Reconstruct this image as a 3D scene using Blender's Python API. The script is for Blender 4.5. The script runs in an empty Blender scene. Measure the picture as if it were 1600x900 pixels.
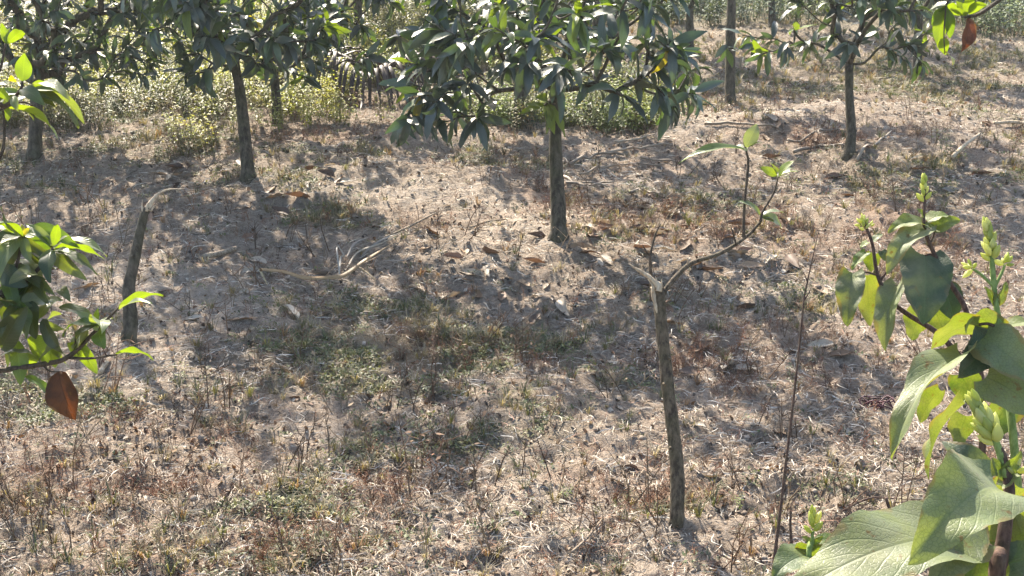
import bpy, math, random
import numpy as np
from mathutils import Vector, Matrix

R = math.radians
scene = bpy.context.scene
col = scene.collection
rng = np.random.default_rng(7)
random.seed(7)

# ------------------------------------------------------------------ camera, sky, sun, exposure
CAM_H, PITCH, FPX = 1.8, R(19.7), 1900.0
cam_d = bpy.data.cameras.new('camera'); cam = bpy.data.objects.new('camera', cam_d); col.objects.link(cam)
cam.location = (0, 0, CAM_H); cam.rotation_euler = (R(90) - PITCH, 0, 0)
cam_d.sensor_width = 36.0; cam_d.lens = FPX / 1600 * 36.0
cam_d.clip_start = 0.05; cam_d.clip_end = 2000
scene.camera = cam
SUN_AZ, SUN_EL = R(-21), R(41)          # azimuth from +Y, negative = to the left
world = bpy.data.worlds.new('World'); scene.world = world; world.use_nodes = True
wn = world.node_tree; wn.nodes.clear()
sky = wn.nodes.new('ShaderNodeTexSky'); sky.sky_type = 'NISHITA'; sky.sun_disc = False
sky.sun_elevation = SUN_EL; sky.sun_rotation = SUN_AZ; sky.air_density = 1.2; sky.dust_density = 2.2; sky.ozone_density = 1.0
bg = wn.nodes.new('ShaderNodeBackground'); bg.inputs['Strength'].default_value = 0.115
wo = wn.nodes.new('ShaderNodeOutputWorld')
wn.links.new(sky.outputs[0], bg.inputs[0]); wn.links.new(bg.outputs[0], wo.inputs[0])
sd = bpy.data.lights.new('sun', 'SUN'); sd.energy = 5.0; sd.angle = R(0.8); sd.color = (1.0, 0.90, 0.75)
sun = bpy.data.objects.new('sun', sd); col.objects.link(sun)
sdir = Vector((math.sin(SUN_AZ) * math.cos(SUN_EL), math.cos(SUN_AZ) * math.cos(SUN_EL), math.sin(SUN_EL)))
sun.rotation_euler = sdir.to_track_quat('Z', 'Y').to_euler()
sun.location = (-3, 8, 9)
vs = scene.view_settings
vs.view_transform = 'Standard'; vs.look = 'None'; vs.gamma = 1.0; vs.exposure = 1.95; vs.use_curve_mapping = False
scene.cycles.max_bounces = 8; scene.cycles.transparent_max_bounces = 8

# ------------------------------------------------------------------ small maths
def _hash(ix, iy, seed):
    h = (ix.astype(np.int64) * 374761393 + iy.astype(np.int64) * 668265263 + seed * 974634777) & 0xFFFFFFFF
    h = ((h ^ (h >> 13)) * 1274126177) & 0xFFFFFFFF
    h = ((h ^ (h >> 16)) * 2246822519) & 0xFFFFFFFF
    return ((h ^ (h >> 15)) & 0xFFFFFF) / float(0xFFFFFF)

def vnoise(x, y, seed=0):
    xi = np.floor(x); yi = np.floor(y); fx = x - xi; fy = y - yi
    fx = fx * fx * fx * (fx * (fx * 6 - 15) + 10); fy = fy * fy * fy * (fy * (fy * 6 - 15) + 10)
    a = _hash(xi, yi, seed); b = _hash(xi + 1, yi, seed); c = _hash(xi, yi + 1, seed); d = _hash(xi + 1, yi + 1, seed)
    return (a * (1 - fx) + b * fx) * (1 - fy) + (c * (1 - fx) + d * fx) * fy

def fbm(x, y, oct=4, seed=0, gain=0.5):
    s = 0; amp = 1; tot = 0; c, sn = math.cos(0.6), math.sin(0.6)
    for i in range(oct):
        s = s + amp * vnoise(x, y, seed + i * 17); tot += amp; amp *= gain
        x, y = (c * x - sn * y) * 2.03 + 5.1, (sn * x + c * y) * 2.03 + 1.7
    return s / tot

def smooth(a, b, x):
    t = np.clip((x - a) / (b - a), 0, 1); return t * t * (3 - 2 * t)

SP, CP = math.sin(PITCH), math.cos(PITCH)
def P(px, py, d):
    """a point of the place at distance d along the view axis"""
    a = (px - 800) / FPX; b = (py - 450) / FPX
    return np.array([d * a, d * (CP - b * SP), CAM_H + d * (-SP - b * CP)])

def to_px(p):
    p = np.asarray(p, float); q = p - np.array([0, 0, CAM_H])
    d = q[..., 1] * CP - q[..., 2] * SP
    dn = -q[..., 1] * SP - q[..., 2] * CP
    return 800 + FPX * q[..., 0] / d, 450 + FPX * dn / d, d

# spots of terrain that are hollow or raised: x, y, rx, ry, dz
def _flat(px, py):
    b = (py - 450) / FPX; d = CAM_H / (SP + b * CP)
    p = P(px, py, d); return p[0], p[1]
BUMPS = []
def bump(px, py, rx, ry, dz):
    x, y = _flat(px, py); BUMPS.append((x, y, rx, ry, dz))
bump(1235, 765, .085, .07, -.075); bump(1180, 775, .05, .05, -.04); bump(1215, 720, .16, .06, .03)
bump(1365, 765, .05, .04, -.04)
bump(873, 365, .45, .45, .05); bump(720, 300, .7, .35, .07); bump(500, 300, .5, .35, .04)
bump(205, 560, .28, .28, .035); bump(700, 470, 1.1, .4, -.06); bump(1100, 540, .9, .4, -.04)
bump(1330, 200, 1.2, .5, .08); bump(1250, 285, .9, .3, -.05); bump(1480, 240, .3, .2, .06)
bump(850, 700, .05, .04, -.03); bump(870, 690, .06, .04, .02); bump(660, 520, .2, .12, .025)
bump(650, 235, .35, .2, .07); bump(60, 780, .10, .03, -.03); bump(30, 800, .08, .03, -.03)
bump(640, 820, .06, .05, -.03); bump(740, 860, .07, .05, -.035); bump(930, 860, .08, .05, -.03)
bump(1057, 826, .12, .10, .02); bump(470, 690, .07, .04, -.03); bump(390, 640, .09, .05, -.03)
bump(1110, 745, .06, .05, -.035); bump(1300, 630, .07, .05, -.035); bump(620, 700, .09, .05, .025)

for _a in ((388, 277), (433, 187), (55, 248), (1325, 262), (1141, 162), (812, 200)): bump(*_a, .16, .16, .045)
bump(1057, 823, .06, .06, .02); bump(205, 556, .07, .07, .02); bump(873, 372, .13, .13, .035)
def H(x, y):
    x = np.asarray(x, float); y = np.asarray(y, float)
    far = 1 / (1 + (np.maximum(np.hypot(x, y) - 25, 0) / 40) ** 2)
    z = (fbm(x / 3.3, y / 3.3, 2, 3) - .5) * .20
    z = z + (fbm(x / .8, y / .8, 2, 11) - .5) * .12
    cl = fbm(x / .21, y / .21, 3, 23, .55)
    z = z + (np.abs(cl - .5) * 2) ** .8 * -.040 + .012
    z = z + (fbm(x / .085, y / .085, 2, 41) - .5) * .040
    z = z + (vnoise(x / .032, y / .032, 51) - .5) * .018
    near = np.hypot(x, y)
    for bx, by, rx, ry, dz in BUMPS:
        z = z + dz * np.exp(-(((x - bx) / rx) ** 2 + ((y - by) / ry) ** 2))
    return z * far

def G(px, py):
    """the ground point that stands at this direction"""
    b = (py - 450) / FPX; d = CAM_H / (SP + b * CP)
    for _ in range(8):
        p = P(px, py, d); z = float(H(p[0], p[1])); d = (CAM_H - z) / (SP + b * CP)
    p = P(px, py, d); p[2] = float(H(p[0], p[1])); return p
def depth_of(p): return float(to_px(p)[2])

# ------------------------------------------------------------------ mesh building
def link(o, parent=None):
    col.objects.link(o)
    if parent is not None: o.parent = parent
    return o

def mesh_np(name, V, F, mat=None, tint=None, uv=None, smoothed=True):
    """V (n,3); F (m,4) int array, -1 in the last place = triangle"""
    V = np.asarray(V, np.float32); F = np.asarray(F, np.int32)
    me = bpy.data.meshes.new(name)
    tri = F[:, 3] < 0
    cnt = np.where(tri, 3, 4).astype(np.int32)
    loops = F.ravel()[F.ravel() >= 0]
    start = np.concatenate([[0], np.cumsum(cnt)[:-1]]).astype(np.int32)
    me.vertices.add(len(V)); me.vertices.foreach_set('co', V.ravel())
    me.loops.add(len(loops)); me.loops.foreach_set('vertex_index', loops.astype(np.int32))
    me.polygons.add(len(F)); me.polygons.foreach_set('loop_start', start)
    if smoothed: me.polygons.foreach_set('use_smooth', np.ones(len(F), bool))
    if tint is not None:
        t = np.ones((len(V), 4), np.float32); t[:, :3] = tint
        a = me.attributes.new('tint', 'FLOAT_COLOR', 'POINT'); a.data.foreach_set('color', t.ravel())
    if uv is not None:
        l = me.uv_layers.new(name='uv'); l.data.foreach_set('uv', np.asarray(uv, np.float32)[loops].ravel())
    me.update(calc_edges=True); me.validate()
    if mat is not None: me.materials.append(mat)
    return me

def obj(name, me, parent=None, loc=None):
    o = bpy.data.objects.new(name, me); link(o, parent)
    if loc is not None: o.location = loc
    return o

def empty(name, loc=(0, 0, 0)):
    o = bpy.data.objects.new(name, None); o.empty_display_size = .1; o.location = loc; col.objects.link(o); return o

def tag(o, label=None, cat=None, group=None, kind=None):
    if label: o['label'] = label
    if cat: o['category'] = cat
    if group: o['group'] = group
    if kind: o['kind'] = kind
    return o

class Soup:
    """collects pieces into one mesh"""
    def __init__(s): s.V = []; s.F = []; s.T = []; s.U = []; s.n = 0
    def add(s, V, F, tint=None, uv=None):
        V = np.asarray(V, float); F = np.asarray(F, int)
        s.V.append(V); s.F.append(np.where(F >= 0, F + s.n, -1)); s.n += len(V)
        if tint is not None: s.T.append(np.broadcast_to(np.asarray(tint, float), V.shape))
        if uv is not None: s.U.append(uv)
    def mesh(s, name, mat, sm=True, origin=None):
        V = np.concatenate(s.V)
        if origin is not None: V = V - np.asarray(origin)
        return mesh_np(name, V, np.concatenate(s.F), mat, np.concatenate(s.T) if s.T else None,
                       np.concatenate(s.U) if s.U else None, sm)

def catmull(pts, k=5):
    p = np.asarray(pts, float); p = np.vstack([2 * p[0] - p[1], p, 2 * p[-1] - p[-2]]); out = []
    for i in range(1, len(p) - 2):
        for t in np.linspace(0, 1, k, endpoint=False):
            a, b, c, d = p[i - 1:i + 3]
            out.append(.5 * (2 * b + (c - a) * t + (2 * a - 5 * b + 4 * c - d) * t * t + (3 * b - a - 3 * c + d) * t ** 3))
    out.append(p[-2]); return np.array(out)

def tube(pts, rad, n=8, jit=0.0, cap=True, seed=0):
    pts = np.asarray(pts, float); m = len(pts); rad = np.broadcast_to(np.asarray(rad, float), (m,))
    T = np.gradient(pts, axis=0); T /= np.linalg.norm(T, axis=1)[:, None] + 1e-12
    ref = np.array([1., 0, 0]) if abs(T[0][0]) < .8 else np.array([0, 1., 0])
    V = []; rr = np.random.default_rng(seed); prev = ref
    ang = np.linspace(0, 2 * np.pi, n, endpoint=False)
    for i in range(m):
        a = prev - T[i] * prev.dot(T[i]); a /= np.linalg.norm(a) + 1e-12; b = np.cross(T[i], a); prev = a
        r = rad[i] * (1 + jit * rr.uniform(-1, 1, n))
        V.append(pts[i] + (np.cos(ang) * r)[:, None] * a + (np.sin(ang) * r)[:, None] * b)
    V = np.concatenate(V); F = []
    for i in range(m - 1):
        for j in range(n):
            F.append((i * n + j, i * n + (j + 1) % n, (i + 1) * n + (j + 1) % n, (i + 1) * n + j))
    if cap:
        V = np.vstack([V, pts[-1] + T[-1] * rad[-1] * .25, pts[0]])
        e = m * n
        for j in range(n):
            F.append(((m - 1) * n + j, (m - 1) * n + (j + 1) % n, e, -1)); F.append(((j + 1) % n, j, e + 1, -1))
    return V, np.array(F)

def tube_mesh(name, px_pts, rad, mat, origin, n=10, k=5, jit=.05, seed=1):
    pts = catmull(px_pts, k); r = np.interp(np.linspace(0, 1, len(pts)), np.linspace(0, 1, len(rad)), rad)
    V, F = tube(pts, r, n, jit, True, seed)
    return mesh_np(name, V - np.asarray(origin), F, mat)

# ------------------------------------------------------------------ materials
def new_mat(name):
    m = bpy.data.materials.new(name); m.use_nodes = True; nt = m.node_tree; nt.nodes.clear(); return m, nt, nt.nodes, nt.links
def nd(nt, t, **kw):
    n = nt.nodes.new(t)
    for k, v in kw.items():
        if hasattr(n, k): setattr(n, k, v)
    return n
def val(nt, op, a, b=None, c=None, clamp=False):
    n = nt.nodes.new('ShaderNodeMath'); n.operation = op; n.use_clamp = clamp
    for i, v in enumerate((a, b, c)):
        if v is None: continue
        if isinstance(v, (int, float)): n.inputs[i].default_value = v
        else: nt.links.new(v, n.inputs[i])
    return n.outputs[0]
def mixc(nt, fac, a, b, mode='MIX'):
    n = nt.nodes.new('ShaderNodeMix'); n.data_type = 'RGBA'; n.blend_type = mode
    for s, v in ((n.inputs[0], fac), (n.inputs[6], a), (n.inputs[7], b)):
        if isinstance(v, (int, float)): s.default_value = v
        elif isinstance(v, tuple): s.default_value = (*v, 1) if len(v) == 3 else v
        else: nt.links.new(v, s)
    return n.outputs[2]
def noise(nt, scale, detail=4, rough=.55, vec=None, dist=0):
    n = nt.nodes.new('ShaderNodeTexNoise'); n.inputs['Scale'].default_value = scale; n.inputs['Detail'].default_value = detail
    n.inputs['Roughness'].default_value = rough; n.inputs['Distortion'].default_value = dist
    if vec is not None: nt.links.new(vec, n.inputs['Vector'])
    return n.outputs['Fac']
def ramp(nt, fac, stops):
    n = nt.nodes.new('ShaderNodeValToRGB'); e = n.color_ramp.elements
    while len(e) < len(stops): e.new(.5)
    for i, (p, c) in enumerate(stops): e[i].position = p; e[i].color = (*c, 1)
    nt.links.new(fac, n.inputs[0]); return n.outputs[0]
def bumpn(nt, h, strength, dist):
    n = nt.nodes.new('ShaderNodeBump'); n.inputs['Strength'].default_value = strength; n.inputs['Distance'].default_value = dist
    nt.links.new(h, n.inputs['Height']); return n.outputs[0]

def leaf_mat(name, transl=.35, rough=.38, warm=(3.2, 3.0, .9), veins=10, vein_light=.35, spec=.5, blotch=0.0, bump_s=.35, sheen=0, vs_=.22, vcol=(2.0, 1.9, 1.5), edge=0.0, mottle=None, net=0.0):
    m, nt, N, L = new_mat(name)
    at = nd(nt, 'ShaderNodeAttribute', attribute_name='tint')
    uvn = nd(nt, 'ShaderNodeUVMap'); sp = nt.nodes.new('ShaderNodeSeparateXYZ'); L.new(uvn.outputs[0], sp.inputs[0])
    geo = nt.nodes.new('ShaderNodeTexCoord'); wob = val(nt, 'SUBTRACT', noise(nt, 22, 2, .5, geo.outputs['Object']), .5)
    u = val(nt, 'ADD', sp.outputs[0], val(nt, 'MULTIPLY', wob, .09)); v = val(nt, 'ABSOLUTE', val(nt, 'SUBTRACT', sp.outputs[1], .5))
    v = val(nt, 'MULTIPLY', v, 2.0)
    mid = val(nt, 'SUBTRACT', 1.0, val(nt, 'DIVIDE', v, .07), clamp=True)
    ph = val(nt, 'FRACT', val(nt, 'SUBTRACT', val(nt, 'MULTIPLY', u, float(veins)), val(nt, 'MULTIPLY', v, veins * vs_)))
    tri = val(nt, 'ABSOLUTE', val(nt, 'SUBTRACT', ph, .5))
    side = val(nt, 'SUBTRACT', 1.0, val(nt, 'DIVIDE', tri, .09), clamp=True)
    vein = val(nt, 'MAXIMUM', mid, val(nt, 'MULTIPLY', side, .55))
    nz = noise(nt, 35, 3, .6, geo.outputs['Object'])
    base = mixc(nt, val(nt, 'MULTIPLY', nz, .5), at.outputs['Color'], (0.01, 0.015, 0.008), 'MIX')
    lite = mixc(nt, 1.0, at.outputs['Color'], vcol, 'MULTIPLY')
    if mottle:
        mo = val(nt, 'MULTIPLY', val(nt, 'SUBTRACT', noise(nt, 34, 5, .6, geo.outputs['Object']), .42), 3.5, clamp=True); base = mixc(nt, mo, base, mottle)
    base = mixc(nt, val(nt, 'MULTIPLY', vein, vein_light), base, lite)
    if net > 0:
        vo = nt.nodes.new('ShaderNodeTexVoronoi'); vo.feature = 'DISTANCE_TO_EDGE'; vo.inputs['Scale'].default_value = 210; L.new(geo.outputs['Object'], vo.inputs['Vector'])
        ln = val(nt, 'SUBTRACT', 1.0, val(nt, 'MULTIPLY', vo.outputs['Distance'], 9.0), clamp=True); base = mixc(nt, val(nt, 'MULTIPLY', ln, net), base, mixc(nt, 1.0, base, (.55, .6, .5), 'MULTIPLY')); vein = val(nt, 'MAXIMUM', vein, val(nt, 'MULTIPLY', ln, .35))
        du = val(nt, 'MULTIPLY', val(nt, 'SUBTRACT', noise(nt, 9, 5, .65, geo.outputs['Object']), .45), 3.0, clamp=True); base = mixc(nt, val(nt, 'MULTIPLY', du, .45), base, (.22, .21, .15))
    if edge > 0:
        eg = val(nt, 'MULTIPLY', val(nt, 'SUBTRACT', val(nt, 'ADD', v, val(nt, 'MULTIPLY', wob, 1.6)), .93), 9.0, clamp=True); base = mixc(nt, val(nt, 'MULTIPLY', eg, edge), base, (.16, .11, .04))
    if blotch > 0:
        bl = noise(nt, 70, 2, .5, geo.outputs['Object'])
        bl = val(nt, 'MULTIPLY', val(nt, 'SUBTRACT', bl, .66), 14.0, clamp=True)
        base = mixc(nt, val(nt, 'MULTIPLY', bl, blotch), base, (.10, .06, .015))
    p = nt.nodes.new('ShaderNodeBsdfPrincipled'); L.new(base, p.inputs['Base Color'])
    p.inputs['Roughness'].default_value = rough; p.inputs['Specular IOR Level'].default_value = spec
    if sheen: p.inputs['Sheen Weight'].default_value = sheen; p.inputs['Sheen Roughness'].default_value = .4
    tc = mixc(nt, 1.0, base, warm, 'MULTIPLY')
    tc = mixc(nt, val(nt, 'MULTIPLY', vein, .45), tc, mixc(nt, 1.0, tc, (.45, .5, .4), 'MULTIPLY'))
    t = nt.nodes.new('ShaderNodeBsdfTranslucent'); L.new(tc, t.inputs[0])
    hgt = val(nt, 'SUBTRACT', val(nt, 'MULTIPLY', nz, .5), vein)
    b = bumpn(nt, hgt, bump_s, .002); L.new(b, p.inputs['Normal'])
    mx = nt.nodes.new('ShaderNodeMixShader'); mx.inputs[0].default_value = transl
    L.new(p.outputs[0], mx.inputs[1]); L.new(t.outputs[0], mx.inputs[2])
    o = nt.nodes.new('ShaderNodeOutputMaterial'); L.new(mx.outputs[0], o.inputs[0]); return m

def bark_mat(name, c1, c2, moss=(.07, .08, .03), moss_amt=.5, scale=1.0, bump_s=.6):
    m, nt, N, L = new_mat(name)
    tc = nt.nodes.new('ShaderNodeTexCoord'); mp = nt.nodes.new('ShaderNodeMapping'); mp.inputs['Scale'].default_value = (1, 1, .35)
    L.new(tc.outputs['Object'], mp.inputs[0])
    n1 = noise(nt, 38 * scale, 5, .65, mp.outputs[0]); n2 = noise(nt, 9 * scale, 3, .6, tc.outputs['Object']); n3 = noise(nt, 120 * scale, 3, .6, tc.outputs['Object'])
    c = ramp(nt, n1, [(.38, c1), (.62, c2)])
    mfac = val(nt, 'MULTIPLY', val(nt, 'SUBTRACT', n2, .42), 4.0 * moss_amt, clamp=True)
    c = mixc(nt, mfac, c, moss)
    lich = val(nt, 'MULTIPLY', val(nt, 'SUBTRACT', n3, .62), 6.0, clamp=True)
    c = mixc(nt, val(nt, 'MULTIPLY', lich, .5), c, (.24, .24, .20))
    p = nt.nodes.new('ShaderNodeBsdfPrincipled'); L.new(c, p.inputs['Base Color']); p.inputs['Roughness'].default_value = .85
    p.inputs['Specular IOR Level'].default_value = .25
    L.new(bumpn(nt, val(nt, 'ADD', n1, val(nt, 'MULTIPLY', n3, .4)), bump_s, .006), p.inputs['Normal'])
    o = nt.nodes.new('ShaderNodeOutputMaterial'); L.new(p.outputs[0], o.inputs[0]); return m

def tint_mat(name, rough=.8, transl=.0, warm=(1.2, 1.1, .7), spec=.25, nscale=120, nlo=.6):
    m, nt, N, L = new_mat(name)
    at = nd(nt, 'ShaderNodeAttribute', attribute_name='tint'); tc = nt.nodes.new('ShaderNodeTexCoord')
    nz = noise(nt, nscale, 3, .6, tc.outputs['Object'])
    c = mixc(nt, val(nt, 'MULTIPLY_ADD', nz, -1.2, 1.1, clamp=True), at.outputs['Color'], mixc(nt, 1.0, at.outputs['Color'], (nlo, nlo, nlo), 'MULTIPLY'))
    p = nt.nodes.new('ShaderNodeBsdfPrincipled'); L.new(c, p.inputs['Base Color']); p.inputs['Roughness'].default_value = rough
    p.inputs['Specular IOR Level'].default_value = spec
    o = nt.nodes.new('ShaderNodeOutputMaterial')
    if transl > 0:
        t = nt.nodes.new('ShaderNodeBsdfTranslucent'); L.new(mixc(nt, 1.0, c, warm, 'MULTIPLY'), t.inputs[0])
        mx = nt.nodes.new('ShaderNodeMixShader'); mx.inputs[0].default_value = transl
        L.new(p.outputs[0], mx.inputs[1]); L.new(t.outputs[0], mx.inputs[2]); L.new(mx.outputs[0], o.inputs[0])
    else: L.new(p.outputs[0], o.inputs[0])
    return m

def soil_mat():
    m, nt, N, L = new_mat('dry_soil')
    at = nd(nt, 'ShaderNodeAttribute', attribute_name='tint'); tc = nt.nodes.new('ShaderNodeTexCoord'); v = tc.outputs['Object']
    n1 = noise(nt, 7, 6, .65, v); n2 = noise(nt, 42, 5, .7, v); n3 = noise(nt, 190, 4, .7, v)
    c = at.outputs['Color']
    c = mixc(nt, val(nt, 'MULTIPLY', val(nt, 'SUBTRACT', n2, .38), 2.4, clamp=True), mixc(nt, 1.0, c, (.50, .46, .42), 'MULTIPLY'), c)
    c = mixc(nt, val(nt, 'MULTIPLY', val(nt, 'SUBTRACT', n1, .5), 2.5, clamp=True), c, mixc(nt, 1.0, c, (1.22, 1.2, 1.18), 'MULTIPLY'))
    sp = val(nt, 'MULTIPLY', val(nt, 'SUBTRACT', n3, .56), 7.0, clamp=True)
    c = mixc(nt, val(nt, 'MULTIPLY', sp, .8), c, (.035, .025, .018))  # dark specks put the shade of small pits into the soil colour
    sp2 = val(nt, 'MULTIPLY', val(nt, 'SUBTRACT', .42, n3), 7.0, clamp=True)
    c = mixc(nt, val(nt, 'MULTIPLY', sp2, .55), c, (.66, .59, .50))
    p = nt.nodes.new('ShaderNodeBsdfPrincipled'); L.new(c, p.inputs['Base Color']); p.inputs['Roughness'].default_value = .95
    p.inputs['Specular IOR Level'].default_value = .15
    h = val(nt, 'ADD', val(nt, 'MULTIPLY', n2, 1.0), val(nt, 'MULTIPLY', n3, .5))
    L.new(bumpn(nt, h, 1.0, .032), p.inputs['Normal'])
    o = nt.nodes.new('ShaderNodeOutputMaterial'); L.new(p.outputs[0], o.inputs[0]); return m

M_soil = soil_mat()
M_mango = leaf_mat('mango_leaf', .17, .42, (2.4, 2.8, .6), 12, .40, .75)
M_young = leaf_mat('fresh_mango_leaf', .42, .34, (1.95, 1.9, .3), 12, .35, .5)
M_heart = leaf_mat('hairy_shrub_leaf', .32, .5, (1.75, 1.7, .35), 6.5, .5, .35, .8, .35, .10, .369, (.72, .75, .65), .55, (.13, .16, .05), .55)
M_hdark = leaf_mat('shaded_shrub_leaf', .10, .55, (2.0, 2.2, .5), 6.5, .4, .35, .3, .5, .1, .369, (1.5, 1.5, 1.3), .3, None, .5)  # duller copy of the shrub leaf, shade put into the material
M_brown = leaf_mat('dead_brown_leaf', .22, .6, (2.0, 1.1, .4), 7, .25, .3, .9, .6, 0, .3, (.6, .6, .6), .8, (.035, .018, .010))
M_bark = bark_mat('mango_bark', (.028, .023, .017), (.105, .088, .066), (.050, .052, .022), .5, 1.3, 1.0)
M_sapbark = bark_mat('sapling_bark', (.035, .026, .018), (.135, .105, .072), (.06, .055, .025), .4, 2.2, 1.0)
M_twig = bark_mat('twig_bark', (.03, .022, .016), (.09, .065, .045), (.05, .045, .02), .3, 3)
M_stem = bark_mat('shrub_stem', (.04, .022, .018), (.10, .06, .045), (.06, .06, .025), .3, 5, .3)
M_gstem = bark_mat('green_shoot', (.10, .15, .04), (.19, .25, .08), (.14, .18, .05), .3, 5, .2)
M_cut = bark_mat('split_wood', (.28, .21, .14), (.50, .42, .31), (.3, .24, .16), .3, 2, .4)
M_dryst = bark_mat('dry_stick', (.11, .08, .055), (.30, .24, .18), (.2, .16, .12), .3, 4, .4)
M_straw = tint_mat('dry_straw', .7, .15, (1.1, 1, .8), .3)
M_weed = tint_mat('weed_leaf', .5, .42, (2.3, 2.2, .9), .35, 30, .7)
M_cover = tint_mat('creeping_weed', .6, .2, (1.7, 1.6, .7), .3, 30, .7)
M_dead = tint_mat('dead_weed', .85, .1)
M_litter = tint_mat('litter_leaf', .65, .12, (1.3, 1.0, .6), .35, 60, .55)
M_palm = tint_mat('dry_palm', .55, .15, (1.2, 1.0, .7), .4, 40, .65)
M_bud = tint_mat('flower_bud', .5, .45, (1.5, 1.5, .6), .35, 80, .8)
M_cord = tint_mat('cord', .6, 0, spec=.4)

# ------------------------------------------------------------------ ground: one sheet, fine near, coarse far
def blobs(x, y, lst):
    s = np.zeros_like(x)
    for bx, by, rx, ry, a in lst: s = np.maximum(s, a * np.exp(-(((x - bx) / rx) ** 2 + ((y - by) / ry) ** 2)))
    return s
def B(px, py, rx, ry, a=1.0):
    x, y = _flat(px, py); return (x, y, rx, ry, a)
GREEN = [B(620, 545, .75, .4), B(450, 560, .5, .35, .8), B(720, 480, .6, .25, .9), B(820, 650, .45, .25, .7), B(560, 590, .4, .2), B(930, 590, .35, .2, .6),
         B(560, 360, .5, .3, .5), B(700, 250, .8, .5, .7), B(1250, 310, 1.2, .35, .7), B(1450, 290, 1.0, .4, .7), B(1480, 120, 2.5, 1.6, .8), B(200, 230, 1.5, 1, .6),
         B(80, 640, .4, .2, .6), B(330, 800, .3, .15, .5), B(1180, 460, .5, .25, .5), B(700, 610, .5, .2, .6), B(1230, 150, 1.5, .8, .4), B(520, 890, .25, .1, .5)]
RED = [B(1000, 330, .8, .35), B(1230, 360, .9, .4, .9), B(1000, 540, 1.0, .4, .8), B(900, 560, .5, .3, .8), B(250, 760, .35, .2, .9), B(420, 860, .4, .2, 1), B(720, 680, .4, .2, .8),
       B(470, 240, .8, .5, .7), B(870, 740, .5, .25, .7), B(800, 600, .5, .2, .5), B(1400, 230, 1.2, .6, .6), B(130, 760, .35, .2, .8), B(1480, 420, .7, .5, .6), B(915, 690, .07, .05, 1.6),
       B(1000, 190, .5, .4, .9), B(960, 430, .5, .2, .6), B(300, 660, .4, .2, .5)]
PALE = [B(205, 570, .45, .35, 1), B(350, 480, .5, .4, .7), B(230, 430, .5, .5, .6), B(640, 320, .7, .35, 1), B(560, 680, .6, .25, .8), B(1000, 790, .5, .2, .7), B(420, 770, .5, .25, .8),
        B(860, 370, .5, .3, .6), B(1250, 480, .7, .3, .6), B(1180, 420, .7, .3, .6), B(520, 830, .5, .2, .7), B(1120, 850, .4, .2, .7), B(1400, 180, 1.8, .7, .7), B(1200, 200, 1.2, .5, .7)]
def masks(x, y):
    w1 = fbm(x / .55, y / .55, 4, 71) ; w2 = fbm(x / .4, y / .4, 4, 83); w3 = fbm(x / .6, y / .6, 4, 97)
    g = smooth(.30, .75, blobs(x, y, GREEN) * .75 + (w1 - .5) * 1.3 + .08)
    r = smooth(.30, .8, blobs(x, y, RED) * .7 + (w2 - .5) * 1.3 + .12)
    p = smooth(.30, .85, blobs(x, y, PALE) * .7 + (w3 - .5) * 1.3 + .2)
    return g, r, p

def ground():
    ys = list(np.arange(-8, 1.7, .1)); y = 1.7
    while y < 20: ys.append(y); y += .0038 * y
    st = .08
    while y < 250: ys.append(y); st *= 1.12; y += st
    xs = [0.0]; x = 0; st = .0135
    while x < 250:
        if x > 3.2: st *= 1.07 if x < 8 else 1.15
        x += st; xs.append(x)
    xs = np.array([-v for v in xs[:0:-1]] + xs); ys = np.array(ys)
    X, Y = np.meshgrid(xs, ys); Z = H(X, Y)
    g, r, p = masks(X, Y)
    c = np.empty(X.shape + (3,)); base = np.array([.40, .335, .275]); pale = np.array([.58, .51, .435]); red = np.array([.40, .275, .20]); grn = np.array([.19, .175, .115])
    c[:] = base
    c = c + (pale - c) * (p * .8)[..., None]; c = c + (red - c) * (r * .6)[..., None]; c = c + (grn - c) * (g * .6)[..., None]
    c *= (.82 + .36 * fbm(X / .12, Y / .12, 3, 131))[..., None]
    farf = smooth(11.5, 15, Y)[..., None]; c = c + (np.array([.12, .15, .07]) - c) * farf * .7
    ny, nx = X.shape; idx = np.arange(ny * nx).reshape(ny, nx)
    F = np.stack([idx[:-1, :-1], idx[:-1, 1:], idx[1:, 1:], idx[1:, :-1]], -1).reshape(-1, 4)
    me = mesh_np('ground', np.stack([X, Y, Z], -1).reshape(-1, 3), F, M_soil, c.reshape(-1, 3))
    o = obj('ground', me); tag(o, 'uneven dry beige orchard soil with trampled clods', kind='structure')
ground()

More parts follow.
